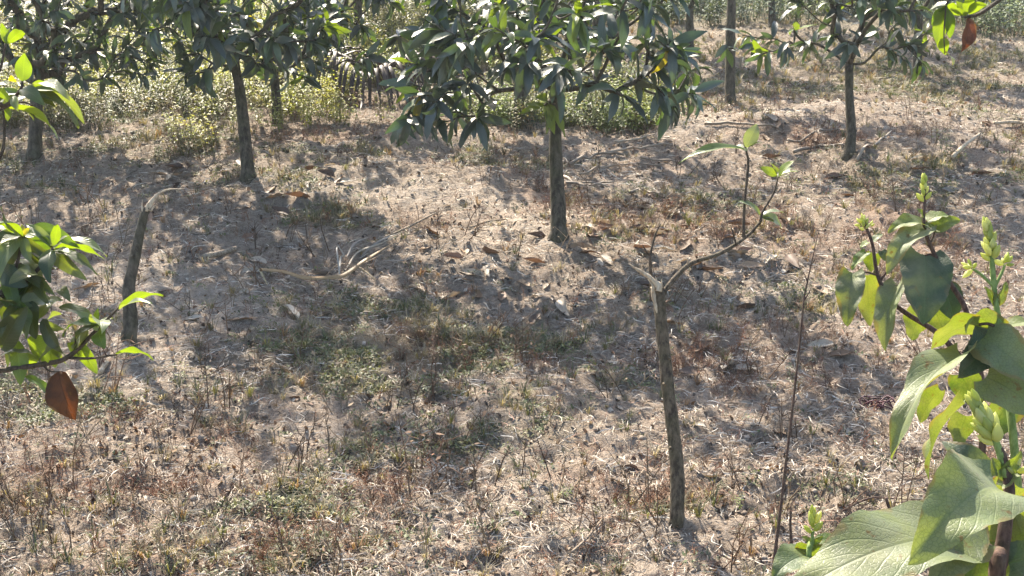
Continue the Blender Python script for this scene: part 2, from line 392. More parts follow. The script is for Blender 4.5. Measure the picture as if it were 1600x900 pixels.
# ------------------------------------------------------------------ leaf shapes
def leaf_grid(shape, nu, nv, fold=.25, droop=.25, wave=.04, ser=0.0, quilt=0.0, seed=0, twist=0.0, curl=0.0):
    """unit-length leaf along +X, up = +Z; returns V, F, uv"""
    rr = np.random.default_rng(seed)
    u = np.linspace(0, 1, nu + 1); v = np.linspace(-1, 1, nv + 1)
    U, Vv = np.meshgrid(u, v, indexing='ij')
    if shape == 'mango':
        w = .15 * np.sin(np.pi * np.clip(U, 0, 1) ** .85) ** .75 * (1 - .15 * U); w = np.maximum(w, .004)
        x = U.copy()
    elif shape == 'heart':
        w = .36 * (np.sin(np.pi * np.clip(U * .97 + .03, 0, 1) ** .58) ** .62) * (1 - .10 * U); w = np.maximum(w, .004)
        x = U - .10 * np.abs(Vv) ** 2 * (1 - U) ** 5
    else:  # oval
        w = .24 * np.sin(np.pi * np.clip(U, 0, 1) ** .75) ** .7; w = np.maximum(w, .005); x = U.copy()
    if ser: w = w * (1 + ser * (((U * 22 + np.abs(Vv) * .3) % 1) - .5) * (np.abs(Vv) > .95))
    a = np.abs(Vv)
    th = fold
    y = Vv * w * math.cos(th * .8); z = a * w * math.sin(th)
    if curl: z = z + curl * w * (a ** 3) * rr.uniform(.5, 1.2)
    z = z + wave * np.sin(U * rr.uniform(9, 14) + rr.uniform(0, 6) + Vv * 1.5) * a * .5
    if quilt:
        ph = (U * 6.5 - a * 2.4) % 1; z = z + quilt * np.sin(np.pi * ph) ** .6 * np.minimum(a * 3, 1) * np.sin(np.pi * U) ** .5 + quilt * .6 * np.minimum(a * 6, 1) + quilt * .6 * np.sin(U * 31 + seed) * np.sin(Vv * 13 + U * 9) * np.minimum(a * 3, 1)
    if twist:
        t = twist * U; y, z = y * np.cos(t) - z * np.sin(t), y * np.sin(t) + z * np.cos(t)
    # droop: bend the axis downwards
    if droop:
        ang = droop * x * 1.6
        ax = np.where(np.abs(ang) > 1e-6, np.sin(ang) / (droop * 1.6), x); az = -(1 - np.cos(ang)) / (droop * 1.6)
        nx_, nz_ = np.sin(ang), np.cos(ang)
        x2 = ax + z * nx_; z2 = az + z * nz_; x, z = x2, z2
    V = np.stack([x, y, z], -1).reshape(-1, 3)
    idx = np.arange((nu + 1) * (nv + 1)).reshape(nu + 1, nv + 1)
    F = np.stack([idx[:-1, :-1], idx[1:, :-1], idx[1:, 1:], idx[:-1, 1:]], -1).reshape(-1, 4)
    uv = np.stack([U, Vv * .5 + .5], -1).reshape(-1, 2)
    return V, F, uv

MSHAPES = [leaf_grid('mango', 6, 2, f, d, w, seed=i, twist=t) for i, (f, d, w, t) in enumerate(
    [(.35, .25, .03, .2), (.25, .55, .04, -.3), (.5, .8, .03, .1), (.2, .1, .05, .5), (.4, 1.0, .03, -.5), (.15, .4, .05, 0)])]
MTINTS = np.array([(.045, .066, .056), (.052, .078, .058), (.056, .088, .046), (.035, .050, .046), (.070, .105, .040), (.115, .165, .028), (.20, .17, .03)])
MTP = np.array([.26, .25, .18, .17, .09, .04, .01])
_lm = {}
def mango_leaf_mesh(s, t):
    if (s, t) not in _lm:
        V, F, uv = MSHAPES[s]; _lm[(s, t)] = mesh_np('leaf', V, F, M_young if t >= 5 else M_mango, np.broadcast_to(MTINTS[t], V.shape), uv)
    return _lm[(s, t)]

def frames(X, up):
    X = X / np.linalg.norm(X, axis=-1, keepdims=True)
    Z = up - X * np.sum(X * up, -1, keepdims=True); Z /= np.linalg.norm(Z, axis=-1, keepdims=True) + 1e-9
    Y = np.cross(Z, X); return np.stack([X, Y, Z], -1)      # columns

def scatter(protos, pick, M, T, tint, uvs=False):
    """join many transformed copies; M (n,3,3), T (n,3), tint (n,3)"""
    s = Soup(); Vs = []; Fs = []; Ts = []; Us = []; n0 = 0
    for k, pr in enumerate(protos):
        ii = np.nonzero(pick == k)[0]
        if not len(ii): continue
        V, F = np.asarray(pr[0]), np.asarray(pr[1]); nv = len(V)
        W = np.einsum('nij,vj->nvi', M[ii], V) + T[ii][:, None, :]
        tv = tint[ii][:, None, :] * (pr[3][None, :, :] if len(pr) > 3 and pr[3] is not None else np.ones((1, nv, 1)))
        FF = F[None] + (np.arange(len(ii)) * nv)[:, None, None] + n0
        FF = np.where(F[None] < 0, -1, FF)
        Vs.append(W.reshape(-1, 3)); Fs.append(FF.reshape(-1, 4)); Ts.append(np.broadcast_to(tv, W.shape).reshape(-1, 3)); n0 += nv * len(ii)
        if uvs: Us.append(np.tile(pr[2], (len(ii), 1)))
    return np.concatenate(Vs), np.concatenate(Fs), np.concatenate(Ts), (np.concatenate(Us) if uvs else None)

# ------------------------------------------------------------------ mango trees
def whorl_leaves(tips, dirs, r, leaf_len, lo=7, hi=13, young=.06, hang=.55):
    """returns arrays: X dir, up, pos, length, shape, tint"""
    Xs, Us, Ps, Ls, Ss, Ts = [], [], [], [], [], []
    for p, d in zip(tips, dirs):
        n = r.integers(lo, hi + 1); d = d / (np.linalg.norm(d) + 1e-9)
        a = np.cross(d, [0, 0, 1.]); a = a / (np.linalg.norm(a) + 1e-6) if np.linalg.norm(a) > 1e-3 else np.array([1., 0, 0]); b = np.cross(d, a)
        ph0 = r.uniform(0, 6.28); isy = r.random() < young
        for k in range(n):
            ph = ph0 + k * 2.4; sp = r.uniform(.7, 1.5) if k > 2 else r.uniform(.2, .7)
            x = math.cos(sp) * d + math.sin(sp) * (math.cos(ph) * a + math.sin(ph) * b)
            x = x + np.array([0, 0, -hang * r.uniform(-.1, 1.2)]) + r.normal(0, .28, 3)
            x /= np.linalg.norm(x)
            up = np.array([0, 0, 1.]) + r.normal(0, .5, 3) + d * .3
            Xs.append(x); Us.append(up); Ps.append(p - d * r.uniform(0, .06)); Ls.append(leaf_len * r.uniform(.6, 1.15))
            Ss.append(r.integers(0, len(MSHAPES))); Ts.append((5 if r.random() < .8 else 4) if isy else r.choice(7, p=MTP))
    return [np.array(v) for v in (Xs, Us, Ps, Ls, Ss, Ts)]

def mango_tree(name, label, trunk_pts, trunk_r, ells, manual=(), seed=0, leaf_len=.17, n_obj=0, group='mango trees of the orchard',
               lo=7, hi=12, young=.05, hang=.38, limbs=True, mat=None, extra_tubes=()):
    r = np.random.default_rng(seed); base = np.array(trunk_pts[0], float); mat = mat or M_bark
    root = empty(name, base); tag(root, label, 'tree', group)
    tp = catmull(trunk_pts, 6); tr = np.interp(np.linspace(0, 1, len(tp)), np.linspace(0, 1, len(trunk_r)), trunk_r)
    tp2 = np.vstack([tp[0] - [0, 0, .06], tp]); tr2 = np.concatenate([[tr[0] * 1.6], tr]); tr2[1] *= 1.32; tr2[2] *= 1.06
    V, F = tube(tp2, tr2, 12, .06, True, seed); obj('trunk', mesh_np('trunk', V - base, F, mat), root)
    fork = tp[-1]
    nodes = [fork, tp[-2], tp[-3]]; parent = [-1, 0, 0]; limb = [0, 0, 0]; rad_n = 3
    W = []
    for c, rd, n in ells:
        k = 0
        while k < n:
            q = r.normal(0, 1, 3); q /= np.linalg.norm(q); q *= r.uniform(.35, 1) ** .5
            q = np.asarray(c) + q * np.asarray(rd)
            if q[2] < base[2] + .25: continue
            W.append(q); k += 1
    W += [np.asarray(m, float) for m in manual]; W = np.array(W)
    W = W[np.argsort(np.linalg.norm(W - fork, axis=1))]
    branches = []; nl = 0; dirs = []; children = {0: 0}
    for p in W:
        A = np.array(nodes); dist = np.linalg.norm(A - p, axis=1); df = np.linalg.norm(A - fork, axis=1)
        cost = dist + .45 * df + np.where(df > np.linalg.norm(p - fork) * .92, 9, 0)
        q = int(np.argmin(cost))
        a = nodes[q]; L = np.linalg.norm(p - a)
        side = (p - a) * [1, 1, 0]; m1 = a + (p - a) * .35 + np.array([0, 0, -.05 * L]) + r.normal(0, .05 * L, 3); m2 = a + (p - a) * .7 + np.array([0, 0, .02 * L]) + r.normal(0, .05 * L, 3)
        if q < 3: nl += 1; lid = nl
        else: lid = limb[q]
        ids = [q]
        for mm in (m1, m2, p): nodes.append(mm); parent.append(ids[-1]); limb.append(lid); ids.append(len(nodes) - 1)
        branches.append((ids, lid)); dirs.append(p - m2)
    load = np.zeros(len(nodes)); tips = [b[0][-1] for b in branches]
    for i in range(len(nodes) - 1, 2, -1):
        if load[i] == 0: load[i] = 1
        load[parent[i]] += load[i]
    rmax = trunk_r[-1] * .72; rr_ = np.clip(.0034 * np.sqrt(load) + .0006, .003, rmax)
    soups = {}
    for ids, lid in branches:
        pts = catmull([nodes[i] for i in ids], 3); ra = [min(rr_[ids[0]], rr_[ids[1]] * 1.1)] + [rr_[i] for i in ids[1:]]
        rad = np.interp(np.linspace(0, 1, len(pts)), np.linspace(0, 1, 4), ra)
        V, F = tube(pts, rad, 6, .05, False, lid); soups.setdefault(lid, Soup()).add(V, F)
    for lid, s in soups.items(): obj('limb', s.mesh('limb', mat, origin=base), root)
    X, U, Pp, Ls, Ss, Ts = whorl_leaves(W, dirs, r, leaf_len, lo, hi, young, hang)
    Mx = frames(X, U); Ms = Mx * Ls[:, None, None]
    cx, cy, cd = to_px(Pp + X * Ls[:, None] * .5)
    vis = (cx > -20) & (cx < 1620) & (cy > -20) & (cy < 920) & (cd > .3)
    order = np.nonzero(vis)[0]; order = order[np.argsort(cd[order] + r.normal(0, .1, len(order)))][:n_obj]
    single = np.zeros(len(X), bool); single[order] = True
    for i in order:
        o = obj('leaf', mango_leaf_mesh(int(Ss[i]), int(Ts[i])), root)
        m = Matrix(Ms[i].tolist()).to_4x4(); m.translation = Vector(Pp[i] - base); o.matrix_basis = m
    rest = ~single
    for ym, mt in ((False, M_mango), (True, M_young)):
        k = rest & ((Ts >= 5) == ym)
        if not k.any(): continue
        V, F, tt, uv = scatter(MSHAPES, Ss[k], Ms[k], Pp[k] - base, MTINTS[Ts[k]] * r.uniform(.8, 1.2, (k.sum(), 1)), True)
        tag(obj('crown', mesh_np('crown', V, F, mt, tt, uv), root), kind='stuff')
    return root

def up(p, dx, dy, dz): return np.asarray(p) + np.array([dx, dy, dz])

# centre tree
b = G(873, 373); d0 = depth_of(b)
q = lambda px, py, dd=0, d=d0: P(px, py, d + dd)
ctop = q(868, 140)
mango_tree('mango_tree', 'mango tree at the centre with straight mossy trunk and drooping dark crown',
    [b, q(872, 320), q(868, 240), ctop], [.040, .036, .031, .027],
    [(up(b, -.02, .05, 1.25), (.68, .72, .45), 58), (up(b, -.03, .0, .92), (.64, .5, .26), 22)],
    [q(660, 165, -.25), q(690, 140, -.2), q(635, 190, -.28), q(705, 175, -.1), q(675, 110, -.1), q(720, 95, -.15), q(760, 150, -.1), q(745, 190, -.2), q(850, 165, -.25), q(875, 120, -.3), q(930, 130, -.1),
     q(1000, 120, -.1), q(1060, 140, .1), q(1080, 110, .2), q(1020, 70, -.1), q(960, 60, -.3), q(905, 60, -.4), q(820, 60, -.4), q(770, 50, -.3), q(1050, 170, .1), q(975, 150, -.2), q(790, 100, -.2), q(640, 130, .1), q(655, 150, -.3), q(680, 160, -.35), q(650, 100, -.2), q(700, 60, -.2), q(730, 130, -.3), q(690, 190, -.2), q(715, 150, .1), q(660, 60, 0), q(620, 60, .2), q(1085, 145, 0), q(1040, 150, -.2), q(1065, 90, -.1)],
    seed=3, leaf_len=.165, n_obj=295)
# left tree
b = G(388, 277); d0 = depth_of(b)
mango_tree('mango_tree', 'slim mango tree forking low, standing just behind the bent bare pole',
    [b, q(384, 230, 0, d0), q(376, 150, 0, d0), q(366, 95, 0, d0)], [.040, .034, .030, .026],
    [(up(b, -.05, .05, 1.25), (.72, .75, .60), 85), (up(b, .05, .1, .85), (.5, .4, .25), 18), (up(b, .0, 0, 1.95), (.85, .85, .5), 72)],  # last, highest crown part is out of view, added to shade the ground
    [q(290, 108, -.1, d0), q(300, 125, -.1, d0), q(325, 110, -.2, d0), q(318, 40, -.3, d0), q(285, 20, -.2, d0), q(395, 60, -.3, d0), q(400, 100, -.2, d0), q(430, 90, -.2, d0), q(450, 60, -.1, d0), q(350, 60, -.35, d0)],
    seed=5, leaf_len=.16, n_obj=150)
# second left tree behind it
b = G(433, 187); d0 = depth_of(b)
mango_tree('mango_tree', 'mango tree with short trunk among sunlit weeds, behind the slim forked tree',
    [b, q(431, 150, 0, d0), q(428, 105, 0, d0)], [.036, .032, .028],
    [(up(b, .15, .05, 1.0), (.75, .7, .55), 80)],
    [q(480, 120, -.2, d0), q(500, 105, -.1, d0), q(455, 110, -.2, d0), q(410, 100, -.2, d0), q(575, 88, -.3, d0), q(565, 100, -.3, d0), q(520, 60, -.2, d0)],
    seed=8, leaf_len=.17, n_obj=80)
# wide tree at far left
b = G(55, 248); d0 = depth_of(b)
mango_tree('mango_tree', 'broad dense mango tree with low dark crown at the left edge',
    [b, q(56, 190, 0, d0), q(58, 130, 0, d0)], [.042, .038, .034],
    [(up(b, .05, .25, 1.15), (.98, .85, .72), 190), (up(b, .35, .2, .72), (.55, .5, .22), 40), (up(b, .35, -.1, 1.9), (1.05, 1.0, .55), 125)],  # highest crown part, unseen, added for its shade on the left soil
    [q(225, 118, -.1, d0), q(238, 100, 0, d0), q(200, 110, -.1, d0), q(130, 125, -.3, d0), q(170, 120, -.2, d0)], seed=12, leaf_len=.125, n_obj=150, hi=13)
# behind the centre tree
b = G(812, 200); d0 = depth_of(b)
mango_tree('mango_tree', 'mango tree half hidden directly behind the central tree crown',
    [b, q(811, 150, 0, d0), q(812, 90, 0, d0)], [.042, .037, .033], [(up(b, 0, .1, 1.25), (.85, .8, .6), 85)], (), seed=15, leaf_len=.18, n_obj=30)
# right tree, sparse
b = G(1325, 262); d0 = depth_of(b)
mango_tree('mango_tree', 'sparse mango tree with thin spreading limbs and pale sunlit leaves',
    [b, q(1330, 205, 0, d0), q(1327, 150, 0, d0), q(1327, 100, 0, d0)], [.036, .029, .026, .025],
    [(up(b, .05, .0, 1.14), (.68, .6, .33), 84)],
    [q(1178, 72, 0, d0), q(1190, 85, -.1, d0), q(1205, 60, .1, d0), q(1225, 75, -.1, d0), q(1240, 45, 0, d0), q(1260, 66, .1, d0), q(1300, 55, -.2, d0), q(1325, 70, -.25, d0), q(1345, 60, -.2, d0), q(1300, 20, -.1, d0),
     q(1350, 25, 0, d0), q(1395, 78, -.1, d0), q(1410, 92, -.15, d0), q(1425, 70, -.1, d0), q(1440, 100, -.05, d0), q(1400, 40, 0, d0), q(1450, 50, 0, d0), q(1160, 55, .1, d0)],
    seed=21, leaf_len=.145, n_obj=220, young=.08, lo=5, hi=10, hang=.2)
# bare trunk to the right of the centre tree
b = G(1141, 162); d0 = depth_of(b)
mango_tree('mango_tree', 'bare straight trunk standing alone right of the central crown, crown above view',
    [b, q(1141, 100, 0, d0), q(1142, 40, 0, d0), q(1144, -40, 0, d0)], [.041, .038, .035, .031], [(up(b, 0, 0, 1.75), (.75, .75, .55), 70)], [q(1136, 78, -.05, d0)], seed=25, leaf_len=.17, n_obj=14)
b = G(1078, 84); d0 = depth_of(b)
mango_tree('mango_tree', 'thin far trunk forking near the top, between central crown and bare trunk',
    [b, q(1078, 50, 0, d0), q(1078, 14, 0, d0)], [.040, .036, .032], [(up(b, -.1, 0, 1.25), (.85, .85, .5), 70)], (), seed=28, leaf_len=.18, n_obj=10)
b = G(1435, 115); d0 = depth_of(b)
mango_tree('mango_tree', 'far mango tree seen through the sparse tree, trunk behind its dark leaves',
    [b, q(1434, 80, 0, d0), q(1436, 20, 0, d0)], [.042, .038, .034], [(up(b, .1, 0, 1.15), (.8, .8, .5), 70)], (), seed=31, leaf_len=.19, n_obj=30)
b = G(1206, 48); d0 = depth_of(b)
mango_tree('mango_tree', 'small distant trunk behind the left limb of the sparse tree',
    [b, q(1206, 20, 0, d0), q(1205, -10, 0, d0)], [.045, .04, .036], [(up(b, 0, 0, 1.4), (.9, .9, .5), 60)], (), seed=34, leaf_len=.18, n_obj=0)
# back row, mostly crowns at the top of the view
BACK = [(560, 70, 'bluish mango crown over the palm frond in the back row', .95), (690, 62, 'dark mango crown behind the left drooping branches of the central tree', .95),
        (250, 55, 'far mango tree behind the sunlit weeds at the left', 1.0), (930, 72, 'far mango tree hidden behind the upper right of the central crown', .9)]
for i, (px, py, lab, h) in enumerate(BACK):
    b = G(px, py); d0 = depth_of(b)
    mango_tree('mango_tree', lab, [b, up(b, .01, 0, .25), up(b, .02, 0, .55)], [.045, .04, .036], [(up(b, 0, 0, h + .25), (1.0, .9, .7), 110)], (), seed=50 + i, leaf_len=.18, n_obj=0)
# neighbours just outside the view whose shade falls into it
for i, (x, y, lab) in enumerate([(-3.9, 8.6, 'mango tree beyond the left edge of the orchard view'), (-5.6, 10.5, 'second mango tree beyond the left edge'), (3.6, 13.6, 'mango tree at the back right corner of the orchard'),
                                 (-1.9, 15.2, 'mango tree in the last row at the back'), (5.2, 9.6, 'mango tree beyond the right edge of the view'), (.9, 16.0, 'mango tree in the last row behind the thin far trunk')]):
    b = np.array([x, y, float(H(x, y))])
    mango_tree('mango_tree', lab, [b, up(b, .01, 0, .3), up(b, .0, .02, .75)], [.045, .04, .036], [(up(b, 0, 0, 1.45), (.95, .95, .7), 80)], (), seed=70 + i, leaf_len=.18)

# ------------------------------------------------------------------ single leaves with own curve
def leaf_at(parent, base, tip, width, nrm, shape='mango', tint=(.05, .1, .03), mat=None, arch=.1, fold=.25, seed=0, hi=True, curl=0., wave=.03, name='leaf', twist=0.):
    base = np.asarray(base, float); tip = np.asarray(tip, float); L = np.linalg.norm(tip - base)
    nu, nv = ((30, 10) if shape == 'heart' else (18, 6)) if hi else (8, 4)
    V, F, uv = leaf_grid(shape, nu, nv, fold, 0, wave, .05 if shape == 'heart' else 0, .0012 if shape == 'heart' else .0, seed, twist, curl)
    fr = frames((tip - base)[None], np.asarray(nrm, float)[None])[0]; vw = np.array([0, 0, CAM_H]) - base; vw /= np.linalg.norm(vw)
    width = width / max(abs(float(fr[:, 2] @ vw)), .62)
    hw = np.abs(V[:, 1]).max(); V = V.copy(); V[:, 1] *= width / 2 / L / hw
    u = np.clip(V[:, 0], 0, 1); V[:, 2] += arch * 4 * u * (1 - u)
    o0 = np.array(parent.location) if parent else np.zeros(3)
    me = mesh_np('leaf', (V * L) @ fr.T + base - o0, F, mat or M_young, np.broadcast_to(np.asarray(tint, float), V.shape), uv)
    return obj(name, me, parent)

CAMV = np.array([0, -1., .35])      # towards the viewer
UPV = np.array([0, 0, 1.])
YG, GR, DK, PL, OL = (.135, .185, .032), (.085, .14, .03), (.03, .055, .028), (.16, .20, .105), (.075, .095, .035)  # yellow-green, dark and pale tints put backlight, shade and glare into leaf colour

# ------------------------------------------------------------------ broken sapling
b = G(1057, 823); d0 = depth_of(b); q = lambda px, py, dd=0: P(px, py, d0 + dd)
root = empty('sapling', b); tag(root, 'leaning young sapling with broken top and one long side branch', 'sapling')
obj('trunk', tube_mesh('trunk', [up(b, 0, 0, -.05), b, q(1058, 731), q(1046, 627), q(1038, 553), q(1031, 480), q(1029, 446)], [.024, .0215, .020, .0185, .017, .0175, .014], M_sapbark, b, 14, 6, .07), root)
for px, py, rr in ((1048, 700, .006), (1062, 770, .005), (1038, 600, .006), (1046, 560, .005)):
    p = q(px, py, -.018); V, F = tube([p, p + [0, -.006, .002]], [rr, rr * .5], 8); obj('knot', mesh_np('knot', V - b, F, M_sapbark), root)
obj('broken_stub', tube_mesh('broken_stub', [q(1031, 452, -.01), q(1018, 436, -.02), q(1000, 424, -.04), q(982, 412, -.05)], [.010, .0068, .0050, .0010], M_cut, b, 7, 4, .22), root)
obj('broken_stub', tube_mesh('broken_stub', [q(1029, 455, -.015), q(1030, 445, -.016), q(1026, 439, -.016)], [.010, .008, .002], M_cut, b, 8), root)
for i, (a, t) in enumerate([((1022, 452), (1012, 436)), ((1026, 450), (1024, 432)), ((1032, 450), (1034, 436)), ((1020, 458), (1018, 445)), ((1008, 430), (998, 419))]):
    obj('splinter', tube_mesh('splinter', [q(*a, -.016), q((a[0] + t[0]) / 2 + 1, (a[1] + t[1]) / 2, -.02), q(*t, -.02)], [.0035, .0024, .0006], M_cut, b, 5, 3, .3, i), root)
obj('split_face', tube_mesh('split_face', [q(1020, 448, -.008), q(1021, 462, -.011), q(1025, 480, -.013), q(1028, 492, -.010)], [.006, .007, .005, .001], M_cut, b, 6, 4, .2), root)
tw = obj('twig', tube_mesh('twig', [q(1018, 470, 0), q(1017, 428, .01), q(1016, 399, .01), q(1024, 367, .02), q(1032, 350, .02)], [.006, .005, .004, .003, .0015], M_twig, b, 7), root)
obj('spur', tube_mesh('spur', [q(1016, 400, .01), q(1008, 390, 0), q(1004, 382, 0)], [.003, .002, .001], M_twig, b, 5), tw)
br = obj('branch', tube_mesh('branch', [q(1031, 468, .0), q(1040, 452, .01), q(1076, 414, .03), q(1125, 396, .05), q(1166, 370, .06), q(1188, 347, .06)], [.009, .0075, .0068, .006, .005, .004], M_sapbark, b, 9, 6), root)
obj('spur', tube_mesh('spur', [q(1076, 415, .03), q(1074, 402, .02)], [.005, .002], M_cut, b, 6), br)
obj('spur', tube_mesh('spur', [q(1074, 416, .03), q(1064, 424, .02), q(1061, 430, .02)], [.003, .002, .001], M_twig, b, 6), br)
obj('spur', tube_mesh('spur', [q(1150, 382, .05), q(1146, 366, .04), q(1142, 354, .04)], [.003, .002, .001], M_twig, b, 6), br)
obj('shoot', tube_mesh('shoot', [q(1162, 372, .06), q(1163, 321, .06), q(1169, 258, .07), q(1167, 240, .07), q(1162, 222, .07)], [.0048, .0042, .0038, .0034, .002], M_twig, b, 8), root)
obj('shoot', tube_mesh('shoot', [q(1188, 347, .06), q(1192, 330, .06), q(1209, 301, .07), q(1216, 276, .07)], [.0042, .0036, .003, .002], M_twig, b, 8), root)
for a, t, w, nm, tn, ar in [((1165, 230), (1183, 194), 20, CAMV, (.16, .19, .15), .08), ((1163, 233), (1060, 256), 11, UPV + CAMV * .3, (.11, .16, .06), .12), ((1166, 233), (1191, 223), 8, UPV, YG, .1),
                            ((1168, 236), (1148, 228), 8, UPV + CAMV * .4, (.2, .23, .15), .1), ((1216, 276), (1241, 252), 11, UPV + CAMV * .5, YG, .1), ((1216, 277), (1238, 262), 9, UPV, PL, .1),
                            ((1214, 274), (1187, 261), 12, CAMV, YG, .15), ((1214, 270), (1203, 255), 9, UPV, PL, .1), ((1217, 276), (1247, 268), 6, UPV, YG, .1),
                            ((1188, 337), (1153, 314), 8, UPV + CAMV * .3, PL, .15), ((1189, 338), (1226, 333), 9, UPV, PL, .15), ((1189, 339), (1221, 357), 14, UPV + CAMV * .5, PL, .2), ((1191, 339), (1212, 352), 10, UPV, OL, .2)]:
    leaf_at(root, q(*a, .06), q(*t, .06 + rng.uniform(-.04, .04)), w / FPX * d0 * 1.1, nm, 'oval' if w > 20 else 'mango', tn, M_young, ar, .3, int(rng.integers(99)))

# ------------------------------------------------------------------ bent bare pole at left
b = G(205, 557); d0 = depth_of(b)
root = empty('bare_pole', b); tag(root, 'bare leafless stem with snapped top bent over to the right', 'stem')
obj('stem', tube_mesh('stem', [up(b, 0, 0, -.05), b, q(204, 502, 0), q(202, 449, 0), q(213, 391, 0), q(224, 340, 0), q(231, 324, 0)], [.031, .0295, .027, .0235, .0195, .016, .014], M_bark, b, 12, 6, .08), root) if False else None
q = lambda px, py, dd=0: P(px, py, d0 + dd)
obj('stem', tube_mesh('stem', [up(b, 0, 0, -.05), b, q(204, 502), q(202, 449), q(213, 391), q(224, 340), q(231, 324)], [.031, .0295, .027, .0235, .0195, .016, .014], M_bark, b, 12, 6, .08), root)
obj('snapped_top', tube_mesh('snapped_top', [q(230, 328), q(236, 316), q(248, 303), q(264, 296), q(288, 295)], [.0135, .009, .0055, .003, .0012], M_cut, b, 8), root)
obj('splinter', tube_mesh('splinter', [q(224, 336, -.008), q(222, 322, -.012), q(223, 312, -.012)], [.005, .003, .0008], M_cut, b, 6), root)
obj('splinter', tube_mesh('splinter', [q(236, 330, -.008), q(241, 322, -.012), q(245, 321, -.012)], [.004, .0025, .0008], M_cut, b, 6), root)
obj('splinter', tube_mesh('splinter', [q(229, 330, -.01), q(230, 320, -.015), q(233, 316, -.015)], [.006, .004, .001], M_cut, b, 6), root)
for px, py in ((209, 400), (200, 452), (206, 470)):
    p = q(px, py, -.018); V, F = tube([p, p + [-.006, -.008, .002]], [.007, .004], 8); obj('knot', mesh_np('knot', V - b, F, M_bark), root)

# ------------------------------------------------------------------ thin dry stems and loose sticks
def stick(name, label, pts, rad, mat, cat='stick', n=7, group=None, ground=True):
    b = np.array(pts[0]); o = obj(name, tube_mesh(name, pts, rad, mat, b, n, 5, .1), None, b); tag(o, label, cat, group); return o
b = G(1209, 878); d0 = depth_of(b); q = lambda px, py, dd=0: P(px, py, d0 + dd)
root = empty('dead_plant', b); tag(root, 'tall thin leafless dry stem rising beside the broken sapling', 'stem')
obj('stem', tube_mesh('stem', [up(b, 0, 0, -.03), b, q(1219, 800), q(1228, 724), q(1238, 640), q(1250, 533), q(1256, 470), q(1262, 438), q(1279, 361)], [.0052, .0048, .0045, .004, .0036, .003, .0026, .0022, .001], M_stem, b, 7, 5, .12), root)
for a, t in (((1228, 724), (1233, 712)), ((1239, 632), (1246, 620)), ((1256, 470), (1268, 448)), ((1261, 440), (1254, 424)), ((1266, 415), (1274, 404))):
    obj('side_twig', tube_mesh('side_twig', [q(*a), q((a[0] + t[0]) / 2 + 1, (a[1] + t[1]) / 2), q(*t)], [.002, .0015, .0008], M_stem, b, 5), root)
b = G(1238, 866); d0 = depth_of(b); q = lambda px, py, dd=0: P(px, py, d0 + dd)
stick('dry_stub', 'short dark dead stub at the foot of the tall thin dry stem', [b, q(1235, 826), q(1235, 812), q(1236, 788)], [.0045, .004, .0036, .0016], M_stem, 'stub')
b = G(1396, 814); d0 = depth_of(b); q = lambda px, py, dd=0: P(px, py, d0 + dd)
stick('leaning_stick', 'short dark stick with pale cut end leaning near the large shrub leaf', [b, q(1390, 796), q(1384, 778)], [.005, .005, .0045], M_stem, 'stick')
def ground_stick(name, label, pix, rad, mat, lift=.012, cat='stick', group=None, n=7):
    pts = [G(*p) + np.array([0, 0, lift]) for p in pix]
    z = np.array([p[2] for p in pts]); zz = np.convolve(np.pad(z, 1, 'edge'), np.ones(3) / 3, 'valid')
    for p, h in zip(pts, np.maximum(z, zz)): p[2] = h
    return stick(name, label, pts, rad, mat, cat, n, group)
ground_stick('fallen_twig', 'long thin curved twig lying beside the leaning stick', [(1314, 808), (1355, 794), (1390, 791), (1430, 790)], [.003, .003, .0025, .002], M_stem, .02, 'twig')
ground_stick('branch_piece', 'short brown broken branch piece on grey soil near the bent pole', [(318, 408), (340, 402), (369, 393)], [.011, .014, .012], M_dryst, .016, 'branch', n=9)
ground_stick('dry_stick', 'pale slanting stick leaning over the weed clump at right', [(1487, 258), (1505, 240), (1530, 222)], [.013, .011, .008], M_cut, .05, 'stick')
ground_stick('dry_stick', 'thin straight stick lying in the lower sunlit litter, left of sapling base', [(893, 872), (915, 850), (943, 815)], [.004, .004, .003], M_dryst, .015)
ground_stick('dry_stick', 'dark stick with pale end lying behind the torn palm leaf', [(592, 382), (631, 364), (663, 353), (690, 345)], [.0045, .0055, .0055, .003], M_dryst, .02)
ground_stick('dry_stick', 'pale stick beside the bent pole base', [(157, 588), (168, 570), (178, 556)], [.010, .009, .006], M_cut, .012)
ground_stick('dry_stick', 'long weathered stick at the far right on sunlit soil', [(1550, 206), (1590, 204), (1640, 206)], [.012, .012, .010], M_cut, .02)
ground_stick('dry_stick', 'thin stick lying on mound left of central trunk', [(735, 360), (760, 352), (790, 345)], [.005, .005, .004], M_dryst, .015)
STK = [((884, 292), (925, 286), (960, 290)), ((890, 262), (930, 250), (975, 247)), ((905, 275), (960, 262), (1040, 258)), ((950, 240), (1000, 236), (1050, 232)), ((880, 282), (900, 292), (950, 296)), ((985, 300), (1010, 304), (1035, 309)), ((1000, 255), (1060, 252), (1110, 246)),
       ((1100, 210), (1150, 214), (1220, 216)), ((1230, 228), (1270, 220), (1310, 205)), ((1240, 242), (1280, 232), (1325, 228)), ((960, 225), (990, 222), (1030, 218)), ((1340, 238), (1370, 228), (1392, 212))]
SLAB = ['short pale palm strip right beside the central trunk, middle of that bunch', 'slanting palm strip behind the central trunk, uppermost of that bunch', 'longest pale palm strip running right from the central trunk', 'level palm strip below the upright weed right of the central trunk',
        'palm strip touching the central trunk, lowest of that bunch', 'short bright palm strip lying on the sunlit litter left of the sapling shoots', 'palm strip passing behind the left leaf of the sapling top', 'long thin palm strip lying beyond the top leaf of the sapling',
        'rising palm strip ending at the sparse tree trunk', 'low palm strip ending at the sparse tree foot', 'short palm strip at the edge of the green weeds under the central crown', 'slanting palm strip just right of the sparse tree trunk']
